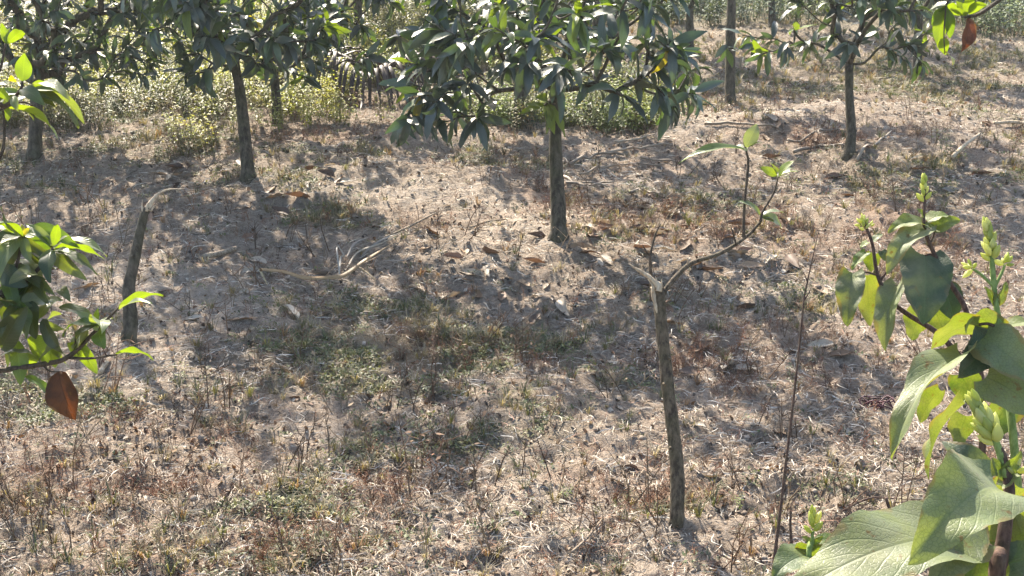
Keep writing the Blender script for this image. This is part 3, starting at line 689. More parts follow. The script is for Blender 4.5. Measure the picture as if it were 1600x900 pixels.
for i, s in enumerate(STK):
    pts = [G(*p) + [0, 0, .02] for p in s]
    c = catmull(pts, 4); c[:, 2] = H(c[:, 0], c[:, 1]) + .018
    V, F = tube(c, np.linspace(.012, .006, len(c)) * rng.uniform(.6, 1.2), 5); V[:, 2] = V[:, 2] * 1.0
    bb = c[0]; t = np.array([.34, .27, .20]) * rng.uniform(.7, 1.25)
    tag(obj('palm_strip', mesh_np('palm_strip', V - bb, F, M_palm, np.broadcast_to(t, V.shape)), None, bb), SLAB[i], 'palm strip', 'dry palm strips behind the sapling')

# ------------------------------------------------------------------ torn dry palm leaf in the middle
def ribbon(pts, wid, nrm=UPV, k=6, cup=.2):
    c = catmull(pts, k); m = len(c); T = np.gradient(c, axis=0); T /= np.linalg.norm(T, axis=1)[:, None] + 1e-9
    w = np.interp(np.linspace(0, 1, m), np.linspace(0, 1, len(wid)), wid) / 2
    Y = np.cross(np.broadcast_to(np.asarray(nrm, float), T.shape), T); Y /= np.linalg.norm(Y, axis=1)[:, None] + 1e-9; N = np.cross(T, Y)
    V = np.stack([c - Y * w[:, None] + N * (w * cup)[:, None], c, c + Y * w[:, None] + N * (w * cup)[:, None]], 1).reshape(-1, 3)
    V = np.vstack([V, V - np.repeat(N, 3, axis=0) * .0015]); n3 = m * 3; F = []
    for i in range(m - 1):
        for j in range(2):
            a = i * 3 + j; F.append((a, a + 1, a + 4, a + 3)); F.append((n3 + a + 3, n3 + a + 4, n3 + a + 1, n3 + a))
    for i in range(m - 1):
        a = i * 3; F.append((a, a + 3, n3 + a + 3, n3 + a)); F.append((a + 2, n3 + a + 2, n3 + a + 5, a + 5))
    return V, np.array(F)
b = G(520, 440); d0 = depth_of(b)
root = empty('torn_palm_leaf', b); tag(root, 'torn tan palm leaf of curling dry strips on the shaded grass', 'palm leaf')
def gp(px, py, lift): return G(px, py) + np.array([0, 0, lift])
STR = [([gp(407, 437, .05), gp(444, 438, .04), gp(476, 444, .03), gp(512, 444, .03), gp(539, 436, .03), gp(571, 420, .04), gp(617, 402, .07)], [.02, .026, .03, .034, .034, .028, .006], (.42, .27, .13), (0, -.6, .8)),
       ([gp(407, 437, .05), gp(412, 442, .03), gp(418, 448, .01)], [.02, .014, .01], (.45, .36, .2), (0, -.6, .8)),
       ([gp(540, 425, .03), gp(560, 410, .05), gp(590, 405, .07), gp(620, 398, .09)], [.014, .018, .016, .004], (.44, .36, .26), (0, -.5, .8)),
       ([gp(543, 412, .03), gp(555, 402, .05), gp(576, 391, .06)], [.012, .022, .006], (.36, .31, .26), (0, -.6, .8)),
       ([gp(565, 410, .03), gp(582, 401, .05), gp(600, 391, .06), gp(626, 379, .05)], [.012, .02, .018, .005], (.34, .30, .25), (0, -.6, .8)),
       ([gp(530, 436, .02), gp(534, 428, .08), gp(539, 424, .10), gp(528, 420, .12)], [.008, .016, .012, .003], (.50, .45, .38), (0, -1, .2)),
       ([gp(531, 436, .02), gp(529, 428, .08), gp(528, 424, .11), gp(533, 418, .10)], [.006, .012, .010, .003], (.46, .42, .36), (0, -1, .2)),
       ([gp(537, 438, .02), gp(560, 436, .03), gp(588, 441, .015)], [.014, .018, .004], (.46, .35, .2), (0, -.5, .8)),
       ([gp(505, 432, .02), gp(530, 426, .04), gp(560, 424, .03), gp(600, 412, .03)], [.006, .012, .012, .004], (.38, .26, .15), (0, -.5, .8)),
       ([gp(600, 414, .02), gp(630, 413, .02), gp(648, 407, .02)], [.008, .012, .004], (.33, .28, .23), (0, -.5, .8)),
       ([gp(545, 408, .06), gp(550, 398, .08), gp(565, 396, .06)], [.006, .008, .003], (.40, .36, .3), (0, -.6, .8)),
       ([gp(512, 436, .02), gp(540, 444, .02), gp(560, 449, .01)], [.006, .008, .003], (.4, .3, .2), (0, -.5, .8))]
for pts, wid, tn, nm in STR:
    V, F = ribbon(pts, [w_ * .62 for w_ in wid], nm); obj('strip', mesh_np('strip', V - b, F, M_palm, np.broadcast_to(np.array(tn) * .8, V.shape)), root)

# ------------------------------------------------------------------ dead palm fronds lying in the weeds
def frond(label, spine, n, Ll, side, seed, tn=(.062, .045, .038)):
    r = np.random.default_rng(seed); c = catmull(spine, 10); b = np.array([c[0][0], c[0][1], float(H(c[0][0], c[0][1]))])
    root = empty('palm_frond', b); tag(root, label, 'palm frond')
    V, F = tube(c, np.linspace(.022, .008, len(c)), 7, .05); obj('rachis', mesh_np('rachis', V - b, F, M_palm, np.broadcast_to(np.array(tn) * 1.3, V.shape)), root)
    tt = np.linspace(.06, .97, n)
    for s in side:
        for t in tt:
            i = t * (len(c) - 1); i0 = min(int(i), len(c) - 2); p = c[i0] + (c[i0 + 1] - c[i0]) * (i - i0); T = c[i0 + 1] - c[i0]; T /= np.linalg.norm(T)
            out = np.cross(T, UPV) * s; out /= np.linalg.norm(out)
            L = Ll * (.55 + .6 * math.sin(math.pi * min(t + .12, 1))) * r.uniform(.8, 1.15)
            dirn = out * .75 + T * .45 + r.normal(0, .08, 3)
            p1 = p + dirn * L * .35 + [0, 0, .06 * L]; p2 = p + dirn * L * .65 + [0, 0, -.22 * L]; p3 = p + dirn * L * .85 + [0, 0, -.62 * L]
            for pp in (p1, p2, p3): pp[2] = max(pp[2], float(H(pp[0], pp[1])) + .01)
            V, F = ribbon([p, p1, p2, p3], [.016, .028, .024, .004], UPV, 4, .7)
            obj('leaflet', mesh_np('leaflet', V - b, F, M_palm, np.broadcast_to(np.array(tn) * r.uniform(.7, 1.6), V.shape)), root)
    return root
def lp(px, py, d, dz=0): return P(px, py, d) + [0, 0, dz]
dF = depth_of(G(590, 156)) - .15
frond('brown dead palm frond with drooping leaflets lying in weeds, left of central crown', [lp(500, 76, dF + .25), lp(540, 90, dF + .1), lp(575, 114, dF + .0), lp(600, 108, dF - .05), lp(640, 92, dF - .05), lp(690, 92, dF + .1), lp(740, 110, dF + .2)], 34, .50, (1, -1), 4)
dF = depth_of(G(960, 150))
frond('brown dead palm frond seen through the right side of the central crown', [lp(850, 105, dF + .3), lp(900, 112, dF + .1), lp(950, 118, dF), lp(1000, 125, dF), lp(1040, 140, dF)], 16, .30, (1, -1), 6)
# dark log piece in the weeds
pts = [gp(392, 150, .05), gp(420, 148, .06), gp(455, 146, .06)]; V, F = tube(catmull(pts, 5), .06, 10, .1)
tag(obj('log', mesh_np('log', V - pts[0], F, M_twig), None, pts[0]), 'dark rotting log lying behind the second left trunk', 'log')

# ------------------------------------------------------------------ maroon cord tangle
b = G(1372, 640); s = Soup(); r = np.random.default_rng(2)
for k in range(7):
    t = np.linspace(0, 6.28 * 1.15, 26); ph = r.uniform(0, 6); cx, cy = r.normal(0, .028), r.normal(0, .022); a, e = r.uniform(.022, .05), r.uniform(.02, .045)
    p = np.stack([b[0] + cx + a * np.cos(t + ph) + .006 * np.sin(3 * t), b[1] + cy + e * np.sin(t + ph) + .005 * np.cos(4 * t), 0 * t], 1)
    p[:, 2] = H(p[:, 0], p[:, 1]) + .012 + .012 * np.sin(t * 2 + k) + .004 * k
    V, F = tube(p, .0026, 6); s.add(V - b, F, np.array((.06, .010, .018)) * r.uniform(.6, 1.4))
tag(obj('cord_tangle', s.mesh('cord_tangle', M_cord), None, b), 'small tangle of maroon cord lying on the dry litter', 'cord')

# ------------------------------------------------------------------ shrub in front at right
d_sh = 2.1
SHB = np.array([.98, 1.95, 0]); SHB[2] = float(H(SHB[0], SHB[1]))
def bud_proto():
    n, m = 8, 7; V = []
    for i in range(m + 1):
        t = i / m; rr = .27 * math.sin(math.pi * min(t * .92 + .06, 1)) ** .8 * (1 - .35 * t) if i < m else .0
        for j in range(n):
            a = 2 * math.pi * j / n; k = rr * (1 + .10 * math.cos(5 * a)); V.append((k * math.cos(a), k * math.sin(a), t))
    F = [(i * n + j, i * n + (j + 1) % n, (i + 1) * n + (j + 1) % n, (i + 1) * n + j) for i in range(m) for j in range(n)]
    return np.array(V), np.array(F)
BV, BF = bud_proto(); _bm = {}
def bud_mesh(k):
    if k not in _bm: _bm[k] = mesh_np('bud', BV, BF, M_bud, np.broadcast_to(np.array([(.46, .48, .15), (.54, .55, .24), (.36, .40, .11)][k]), BV.shape))
    return _bm[k]
def put_bud(root, p, dirn, L, k):
    o = obj('bud', bud_mesh(k), root); z = Vector(dirn).normalized(); m = z.to_track_quat('Z', 'Y').to_matrix() * L
    m = m.to_4x4(); m.translation = Vector(np.asarray(p) - np.array(root.location)); o.matrix_basis = m
def bud_cluster(root, p0, p1, L, n, seed, spread=.5):
    r = np.random.default_rng(seed); ax = p1 - p0; al = np.linalg.norm(ax); ax = ax / al
    a = np.cross(ax, [0, 1., 0]); a /= np.linalg.norm(a); c = np.cross(ax, a)
    for k in range(n):
        t = (k + .3) / n; ph = k * 2.4; o = math.cos(ph) * a + math.sin(ph) * c
        dirn = ax * (1 - spread * (1 - t)) + o * spread * (1.15 - t) + r.normal(0, .08, 3)
        put_bud(root, p0 + ax * al * t * .8 + o * L * .10, dirn, L * r.uniform(.75, 1.15) * (1 - .25 * t), int(r.integers(3)))

def shrub(label, base, stems, leaves, buds, petioles=()):
    root = empty('shrub', base); tag(root, label, 'shrub')
    for pts, rad, mt in stems: obj('stem', tube_mesh('stem', pts, rad, mt, base, 9, 6, .05), root)
    for pts, rad in petioles: obj('petiole', tube_mesh('petiole', pts, rad, M_stem, base, 7, 5, .04), root)
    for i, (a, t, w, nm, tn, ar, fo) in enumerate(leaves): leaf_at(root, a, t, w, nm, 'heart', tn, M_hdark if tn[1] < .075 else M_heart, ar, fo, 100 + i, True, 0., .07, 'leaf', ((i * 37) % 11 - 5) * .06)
    for p0, p1, L, n, sd, sp in buds: bud_cluster(root, p0, p1, L, n, sd, sp)
    return root

def L_(d):       # leaf from pixels at distance d (tip at d + dd)
    k = d / FPX
    return lambda a, t, w, nm, tn, ar=.1, fo=.2, dd=0., d1=0.: (P(*a, d + d1), P(*t, d + d1 + dd), w * k, np.asarray(nm, float), tn, ar, fo)
TOWARD = np.array([0, -1., .3]); AWAY = np.array([0, 1., .5]); LUP = np.array([-.3, -.25, 1.]); LEFTUP = np.array([-.7, -.5, .6]); RUP = np.array([.6, -.4, .8])
D1 = 2.2; l = L_(D1); p_ = lambda px, py, dd=0: P(px, py, D1 + dd)
b = np.array([.93, D1 * .92, 0]); b[2] = float(H(b[0], b[1]))
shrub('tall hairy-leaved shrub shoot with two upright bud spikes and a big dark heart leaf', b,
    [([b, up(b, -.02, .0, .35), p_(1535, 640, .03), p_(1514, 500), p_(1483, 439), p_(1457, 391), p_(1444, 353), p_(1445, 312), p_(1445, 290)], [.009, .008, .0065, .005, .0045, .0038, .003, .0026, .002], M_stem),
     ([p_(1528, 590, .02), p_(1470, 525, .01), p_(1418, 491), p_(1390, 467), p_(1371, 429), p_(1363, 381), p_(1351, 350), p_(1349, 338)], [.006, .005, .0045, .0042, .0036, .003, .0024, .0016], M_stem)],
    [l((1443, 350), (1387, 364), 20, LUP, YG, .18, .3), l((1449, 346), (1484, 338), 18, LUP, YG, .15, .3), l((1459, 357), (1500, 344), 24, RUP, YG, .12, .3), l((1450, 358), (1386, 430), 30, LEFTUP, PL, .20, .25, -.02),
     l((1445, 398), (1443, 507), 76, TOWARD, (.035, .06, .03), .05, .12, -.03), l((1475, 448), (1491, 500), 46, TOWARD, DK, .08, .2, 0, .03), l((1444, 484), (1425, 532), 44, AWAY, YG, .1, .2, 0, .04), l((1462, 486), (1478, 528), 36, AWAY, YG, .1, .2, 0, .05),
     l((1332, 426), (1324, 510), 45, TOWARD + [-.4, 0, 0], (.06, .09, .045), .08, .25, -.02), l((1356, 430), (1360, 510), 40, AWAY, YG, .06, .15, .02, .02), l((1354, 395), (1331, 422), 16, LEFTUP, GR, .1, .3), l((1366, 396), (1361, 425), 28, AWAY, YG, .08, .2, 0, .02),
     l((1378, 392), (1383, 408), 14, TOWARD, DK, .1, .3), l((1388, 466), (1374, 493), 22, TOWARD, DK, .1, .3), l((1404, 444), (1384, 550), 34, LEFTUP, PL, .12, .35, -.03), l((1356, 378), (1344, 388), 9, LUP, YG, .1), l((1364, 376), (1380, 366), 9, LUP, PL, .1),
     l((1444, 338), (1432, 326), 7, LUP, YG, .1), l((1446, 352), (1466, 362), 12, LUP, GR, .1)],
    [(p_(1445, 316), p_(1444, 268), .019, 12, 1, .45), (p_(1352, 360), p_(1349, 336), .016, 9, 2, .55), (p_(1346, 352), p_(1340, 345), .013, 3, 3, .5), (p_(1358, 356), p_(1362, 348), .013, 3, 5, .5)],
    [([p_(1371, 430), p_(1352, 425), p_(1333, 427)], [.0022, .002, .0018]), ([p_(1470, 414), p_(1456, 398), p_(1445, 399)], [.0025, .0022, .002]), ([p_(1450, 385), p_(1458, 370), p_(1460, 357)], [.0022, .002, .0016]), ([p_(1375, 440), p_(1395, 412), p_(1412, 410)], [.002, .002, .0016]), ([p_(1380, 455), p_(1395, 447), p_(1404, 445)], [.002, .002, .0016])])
D2 = 1.65; l = L_(D2); p_ = lambda px, py, dd=0: P(px, py, D2 + dd)
b = np.array([.80, D2 * .90, 0]); b[2] = float(H(b[0], b[1]))
shrub('broad-leaved shrub with large spotted leaves and a big pale green bud spike', b,
    [([b, up(b, 0, 0, .4), p_(1590, 760, .02), p_(1572, 600, .02), p_(1562, 515), p_(1554, 457), p_(1549, 398), p_(1544, 365)], [.008, .007, .006, .005, .0045, .004, .0035, .0028], M_gstem),
     ([p_(1551, 446), p_(1534, 430), p_(1520, 420)], [.0025, .002, .0018], M_gstem), ([p_(1555, 447), p_(1566, 425), p_(1570, 414)], [.0025, .002, .0018], M_gstem)],
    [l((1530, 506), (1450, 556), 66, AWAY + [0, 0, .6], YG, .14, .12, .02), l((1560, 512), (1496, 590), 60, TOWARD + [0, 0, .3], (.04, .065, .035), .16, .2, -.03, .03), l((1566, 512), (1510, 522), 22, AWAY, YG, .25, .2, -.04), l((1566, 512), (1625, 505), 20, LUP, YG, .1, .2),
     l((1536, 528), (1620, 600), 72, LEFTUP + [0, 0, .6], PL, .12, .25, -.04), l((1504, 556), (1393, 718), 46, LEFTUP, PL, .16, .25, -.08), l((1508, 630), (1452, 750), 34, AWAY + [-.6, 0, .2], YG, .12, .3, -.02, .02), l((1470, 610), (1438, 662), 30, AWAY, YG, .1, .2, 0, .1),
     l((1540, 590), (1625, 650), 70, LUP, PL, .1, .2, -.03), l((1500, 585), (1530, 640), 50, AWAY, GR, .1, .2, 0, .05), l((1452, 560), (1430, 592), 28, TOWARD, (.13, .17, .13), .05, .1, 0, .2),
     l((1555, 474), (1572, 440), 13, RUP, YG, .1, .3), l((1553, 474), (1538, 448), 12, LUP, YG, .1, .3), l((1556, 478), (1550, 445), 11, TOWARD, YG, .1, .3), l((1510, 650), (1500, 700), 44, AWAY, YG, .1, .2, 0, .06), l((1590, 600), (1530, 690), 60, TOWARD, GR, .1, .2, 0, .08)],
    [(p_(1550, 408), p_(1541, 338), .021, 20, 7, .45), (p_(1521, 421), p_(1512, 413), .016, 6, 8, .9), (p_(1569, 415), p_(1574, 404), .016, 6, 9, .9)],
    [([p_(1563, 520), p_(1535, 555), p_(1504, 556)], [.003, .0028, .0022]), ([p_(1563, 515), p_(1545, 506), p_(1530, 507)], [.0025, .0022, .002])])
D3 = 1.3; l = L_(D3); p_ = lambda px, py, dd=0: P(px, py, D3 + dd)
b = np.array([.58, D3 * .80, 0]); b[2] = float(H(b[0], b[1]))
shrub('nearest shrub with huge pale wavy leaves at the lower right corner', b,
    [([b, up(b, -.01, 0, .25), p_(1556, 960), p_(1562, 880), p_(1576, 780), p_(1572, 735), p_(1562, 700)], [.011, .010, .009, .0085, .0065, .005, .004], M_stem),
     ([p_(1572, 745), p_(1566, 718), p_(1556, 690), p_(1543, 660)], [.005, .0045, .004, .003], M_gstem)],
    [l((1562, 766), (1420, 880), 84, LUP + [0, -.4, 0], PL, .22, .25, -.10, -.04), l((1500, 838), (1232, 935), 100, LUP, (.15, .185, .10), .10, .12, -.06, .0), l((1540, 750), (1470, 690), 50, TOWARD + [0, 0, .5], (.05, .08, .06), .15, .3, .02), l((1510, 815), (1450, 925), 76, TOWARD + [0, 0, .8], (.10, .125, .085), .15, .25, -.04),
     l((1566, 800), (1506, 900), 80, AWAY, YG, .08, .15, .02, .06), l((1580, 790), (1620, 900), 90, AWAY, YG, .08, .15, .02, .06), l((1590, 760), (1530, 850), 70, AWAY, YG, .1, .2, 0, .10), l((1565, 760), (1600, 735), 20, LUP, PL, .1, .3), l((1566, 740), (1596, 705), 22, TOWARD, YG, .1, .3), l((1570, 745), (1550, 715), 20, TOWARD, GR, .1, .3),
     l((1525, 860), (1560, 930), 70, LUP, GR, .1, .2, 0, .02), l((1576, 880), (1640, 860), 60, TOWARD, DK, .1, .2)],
    [(p_(1556, 694), p_(1514, 610), .024, 24, 12, .42), (p_(1585, 742), p_(1592, 722), .016, 4, 13, .8)],
    [([p_(1560, 868), p_(1520, 838), p_(1474, 816)], [.005, .0045, .004]), ([p_(1574, 800), p_(1540, 776), p_(1520, 778)], [.004, .0035, .003])])
D4 = 1.5; l = L_(D4); p_ = lambda px, py, dd=0: P(px, py, D4 + dd)
b = np.array([.38, D4 * .78, 0]); b[2] = float(H(b[0], b[1]))
shrub('small low shrub shoot with one green bud at the bottom edge', b,
    [([b, up(b, 0, 0, .3), p_(1262, 930), p_(1268, 858), p_(1270, 830)], [.005, .005, .004, .0025, .002], M_gstem)],
    [l((1266, 868), (1206, 905), 40, LUP, (.09, .13, .06), .15, .25, -.03), l((1266, 862), (1290, 880), 34, AWAY, YG, .15, .25), l((1266, 862), (1240, 880), 36, AWAY, YG, .15, .25, 0, .01), l((1268, 870), (1335, 860), 34, LUP, GR, .2, .3, .02, .02), l((1269, 852), (1253, 838), 11, LUP, YG, .1), l((1270, 850), (1286, 838), 11, RUP, YG, .1), l((1266, 880), (1300, 930), 60, LUP, PL, .1, .2)],
    [(p_(1270, 834), p_(1271, 792), .018, 9, 15, .45)])

# ------------------------------------------------------------------ young mango reaching in at the left
DL = 2.25; kx = DL / FPX; p_ = lambda px, py, dd=0: P(px, py, DL + dd)
b = np.array([-1.42, 2.35, 0]); b[2] = float(H(b[0], b[1]))
root = empty('young_mango_tree', b); tag(root, 'young mango reaching in at the left edge with bright backlit leaves and one brown leaf', 'tree')
t1 = up(b, .02, .02, .45); t2 = up(b, .06, .02, .95); t3 = up(b, .12, 0, 1.4)
obj('trunk', tube_mesh('trunk', [up(b, 0, 0, -.05), b, t1, t2, t3], [.026, .022, .018, .013, .008], M_bark, b, 10, 6), root)
for pts, rad in [([t1, up(t1, .2, -.03, .06), p_(-30, 582), p_(0, 579), p_(68, 569), p_(106, 558), p_(151, 516), p_(186, 480)], [.010, .008, .006, .0052, .0048, .0045, .0036, .002]),
                 ([p_(106, 559), p_(140, 560), p_(182, 554)], [.003, .0025, .0018]), ([p_(117, 552), p_(118, 530), p_(117, 518)], [.002, .0017, .0012]),
                 ([t1, up(t1, .15, 0, .15), p_(-40, 500), p_(20, 455), p_(60, 420), p_(83, 388)], [.009, .007, .006, .005, .004, .003]), ([p_(-20, 485), p_(20, 430), p_(36, 371)], [.005, .0035, .0022]),
                 ([t2, up(t2, .2, 0, .0), p_(-30, 190), p_(10, 165), p_(32, 140), p_(35, 126)], [.008, .006, .005, .004, .003, .002]), ([p_(-20, 150), p_(0, 108), p_(9, 68)], [.004, .003, .002]), ([p_(-10, 260), p_(5, 232), p_(6, 182), p_(2, 160)], [.004, .003, .002, .002]), ([p_(-20, 180), p_(30, 160), p_(52, 165)], [.003, .002, .0015])]:
    obj('branch', tube_mesh('branch', pts, rad, M_twig, b, 8, 5, .06), root)
TW = TOWARD; Y2 = (.135, .195, .025)
LL = [((185, 481), (255, 462), 15, AWAY, Y2, .16), ((186, 484), (238, 474), 13, UPV, PL, .1), ((180, 553), (240, 563), 12, AWAY, Y2, .18), ((153, 517), (116, 486), 16, LUP, PL, .15), ((155, 515), (164, 545), 18, TW, GR, .12), ((151, 508), (154, 480), 10, TW, Y2, .1), ((150, 512), (120, 496), 9, UPV, PL, .2), ((152, 512), (176, 497), 8, UPV, PL, .1),
      ((112, 546), (140, 516), 26, LEFTUP, (.2, .22, .16), .05), ((104, 536), (152, 584), 26, AWAY, Y2, .1), ((42, 530), (76, 566), 34, AWAY, Y2, .08), ((22, 530), (32, 602), 30, AWAY, Y2, .06), ((72, 528), (86, 575), 28, AWAY, Y2, .06), ((58, 556), (20, 580), 24, AWAY, Y2, .1),  # first leaf here has its glare put into a whitish tint
      ((38, 588), (80, 622), 13, LUP, GR, .12), ((62, 566), (92, 540), 14, LUP, OL, .1),
      ((84, 388), (163, 405), 16, AWAY, Y2, .14), ((82, 385), (40, 350), 16, LUP, PL, .14), ((84, 384), (90, 350), 15, AWAY, Y2, .08), ((85, 386), (108, 368), 11, UPV, (.22, .24, .2), .1), ((85, 390), (128, 416), 22, LUP, PL, .18), ((84, 392), (152, 430), 16, LUP, OL, .15), ((82, 390), (64, 420), 17, LEFTUP, PL, .15), ((80, 392), (78, 442), 24, TW, DK, .12), ((78, 388), (50, 372), 18, AWAY, GR, .1), ((84, 392), (112, 396), 12, UPV, PL, .1),
      ((36, 369), (-6, 350), 15, AWAY, Y2, .12), ((35, 368), (2, 322), 20, LEFTUP, (.08, .10, .06), .1), ((36, 370), (8, 392), 16, LUP, PL, .1), ((38, 372), (48, 410), 18, LUP, PL, .1), ((34, 372), (10, 420), 20, TW, OL, .1), ((38, 368), (34, 350), 8, TW, (.28, .26, .06), .05), ((37, 366), (46, 356), 6, TW, (.28, .26, .06), .05),
      ((26, 471), (70, 448), 32, AWAY, (.07, .08, .02), .15), ((68, 498), (103, 556), 22, TW, (.05, .06, .03), .15), ((2, 545), (42, 478), 34, TW, (.045, .06, .025), .1), ((30, 440), (2, 500), 32, AWAY, (.06, .08, .025), .1), ((50, 470), (56, 530), 30, TW, (.045, .06, .03), .1), ((95, 452), (111, 472), 12, LUP, OL, .2), ((92, 480), (150, 508), 18, LUP, OL, .15), ((60, 440), (20, 470), 24, LUP, OL, .12), ((20, 470), (40, 530), 26, AWAY, GR, .12), ((2, 420), (44, 448), 28, TW, DK, .12), ((40, 430), (70, 460), 26, TW, (.05, .065, .03), .1), ((-5, 560), (50, 552), 18, UPV, (.10, .13, .12), .1), ((0, 470), (28, 440), 22, TW, GR, .12), ((60, 500), (88, 470), 16, UPV, PL, .15), ((70, 470), (98, 470), 14, UPV, PL, .12), ((20, 500), (52, 480), 20, TW, DK, .1),
      ((35, 127), (38, 83), 30, AWAY, (.16, .235, .02), .05), ((9, 68), (2, 36), 15, AWAY, Y2, .1), ((11, 68), (37, 50), 12, AWAY, Y2, .15), ((10, 66), (16, 44), 10, UPV, PL, .1), ((48, 136), (110, 158), 18, UPV, (.17, .2, .12), .2), ((50, 138), (72, 128), 10, AWAY, Y2, .2), ((0, 166), (90, 218), 18, AWAY, (.16, .21, .025), .22), ((22, 128), (18, 118), 9, TW, (.35, .3, .03), .1), ((30, 140), (-5, 132), 18, UPV, PL, .15), ((32, 140), (70, 165), 18, LUP, (.06, .09, .05), .15), ((0, 110), (10, 98), 16, UPV, (.3, .3, .28), .1), ((2, 100), (-15, 80), 16, UPV, PL, .1), ((8, 165), (12, 190), 14, AWAY, Y2, .1), ((20, 150), (30, 175), 12, LUP, PL, .12), ((-6, 140), (14, 160), 14, AWAY, Y2, .1)]
for i, (a, t, w, nm, tn, ar) in enumerate(LL):
    dd = rng.uniform(-.06, .06)
    leaf_at(root, p_(*a, dd * .3), p_(*t, dd), w * kx * .9, nm, 'oval' if w >= 34 else 'mango', tn, M_young, ar, .35, 300 + i, True, 0, .05, 'leaf', rng.uniform(-.6, .6))
r = np.random.default_rng(64)
for i, (cx, cy, n, tl) in enumerate([(84, 390, 9, 1), (36, 372, 8, 1), (60, 440, 6, 0), (20, 480, 6, 0), (70, 510, 4, 0), (10, 420, 4, 0), (30, 150, 6, 1), (5, 175, 5, 0), (150, 512, 4, 1)]):
    c0 = p_(cx, cy, r.uniform(-.05, .08))
    for k in range(n):
        a = r.uniform(0, 6.28); e = r.uniform(-.9, .3); L = r.uniform(.07, .13); dv = np.array([math.cos(a) * math.cos(e), math.sin(a) * math.cos(e) * .8, math.sin(e)]); tn = [PL, (.13, .165, .09), OL, GR, (.07, .09, .04), (.11, .14, .075)][int(r.integers(0, 4) if tl else r.integers(0, 6))]
        tip = c0 + dv * L
        if to_px(tip)[0] > 175: tip = c0 + dv * [-1, 1, 1] * L
        leaf_at(root, c0 - dv * .01, tip, L * r.uniform(.17, .25), UPV + r.normal(0, .5, 3) + [-.2, -.4, 0], 'mango', tn, M_young, r.uniform(.08, .25), .35, 700 + i * 20 + k, True, 0, .05, 'leaf', r.uniform(-.8, .8))
bl = leaf_at(root, p_(92, 580), p_(119, 657), 46 * kx, TOWARD, 'oval', (.12, .05, .016), M_brown, .12, .3, 31, True, .35, .13); bl['label'] = 'hanging dead brown leaf'
obj('leaf_stalk', tube_mesh('leaf_stalk', [p_(66, 570), p_(78, 580), p_(92, 581)], [.0018, .0015, .0012], M_twig, b, 5), root)
# more of its own foliage further left, beyond the picture edge
r = np.random.default_rng(77); tips = np.array([[-1.42 + r.uniform(-.45, .18), 2.35 + r.uniform(-.4, .35), r.uniform(.5, 1.75)] for _ in range(26)])
X, U, Pp, Ls, Ss, Ts = whorl_leaves(tips, tips - np.array([-1.42, 2.35, .9]), r, .14, 7, 11, .25)
Ms = frames(X, U) * Ls[:, None, None]; V, F, tt, uv = scatter(MSHAPES, Ss, Ms, Pp - b, MTINTS[Ts], True)
tag(obj('crown', mesh_np('crown', V, F, M_mango, tt, uv), root), kind='stuff')
s = Soup()
for tpt in tips:
    a = np.array(up(b, .05, .01, max(.35, tpt[2] * .7 - .05))); V, F = tube(catmull([a, (a + tpt) / 2 + [0, 0, -.03], tpt], 4), np.linspace(.007, .003, 9), 6, 0, False); s.add(V, F)
obj('limb', s.mesh('limb', M_bark, origin=b), root)

# ------------------------------------------------------------------ overhanging branch at the top right
DR = 2.6; kx = DR / FPX; p_ = lambda px, py, dd=0: P(px, py, DR + dd)
b = np.array([1.62, 2.5, 0]); b[2] = float(H(b[0], b[1]))
root = empty('young_mango_tree', b); tag(root, 'young tree at the top right corner, its twig carrying a hanging brown leaf', 'tree')
t2 = up(b, -.02, 0, 1.2); t3 = up(b, -.05, 0, 1.75)
obj('trunk', tube_mesh('trunk', [up(b, 0, 0, -.05), b, up(b, .02, 0, .6), t2, t3], [.024, .021, .018, .013, .008], M_bark, b, 10, 6), root)
for pts, rad in [([t2, up(t2, -.15, 0, .18), p_(1600, -25), p_(1562, 0), p_(1530, 22), p_(1507, 27)], [.008, .007, .005, .0045, .004, .003]), ([p_(1600, -25), p_(1540, -30), p_(1490, -10), p_(1478, 8)], [.004, .0035, .003, .002])]:
    obj('branch', tube_mesh('branch', pts, rad, M_twig, b, 8, 5, .06), root)
for i, (a, t, w, nm, tn, ar) in enumerate([((1510, 24), (1494, 2), 13, AWAY, Y2, .1), ((1512, 22), (1518, -8), 14, AWAY, Y2, .1), ((1514, 22), (1542, 6), 12, AWAY, Y2, .15), ((1510, 24), (1484, 14), 8, AWAY, Y2, .1), ((1478, 8), (1466, 74), 22, AWAY, (.14, .2, .03), .08), ((1476, 10), (1500, 24), 12, AWAY, Y2, .1), ((1478, 12), (1456, 40), 14, AWAY, GR, .1), ((1476, 82), (1489, 102), 10, AWAY, (.25, .25, .02), .1), ((1478, 12), (1484, 60), 14, TOWARD, GR, .1), ((1472, 60), (1478, 86), 14, AWAY, Y2, .1), ((1480, 6), (1450, 18), 12, LUP, OL, .1)]):
    leaf_at(root, p_(*a), p_(*t, rng.uniform(-.05, .05)), w * kx * 1.05, nm, 'mango', tn, M_young, ar, .3, 500 + i)
bl = leaf_at(root, p_(1514, 28), p_(1501, 82), 20 * kx, TOWARD + [.4, 0, 0], 'mango', (.14, .06, .035), M_brown, .12, .4, 35, True, .3, .07); bl['label'] = 'hanging dead red-brown leaf'
obj('twig', tube_mesh('twig', [p_(1478, 10), p_(1475, 50), p_(1476, 84)], [.0018, .0015, .001], M_twig, b, 5), root)
r = np.random.default_rng(78); tips = np.array([[1.75 + r.uniform(-.15, .5), 2.5 + r.uniform(-.4, .4), r.uniform(1.25, 2.2)] for _ in range(22)])
tips[:, 0] = np.maximum(tips[:, 0], .55 * tips[:, 1] + .35)
X, U, Pp, Ls, Ss, Ts = whorl_leaves(tips, tips - np.array([1.62, 2.5, 1.2]), r, .14, 6, 10, .2)
Ms = frames(X, U) * Ls[:, None, None]; V, F, tt, uv = scatter(MSHAPES, Ss, Ms, Pp - b, MTINTS[Ts], True)
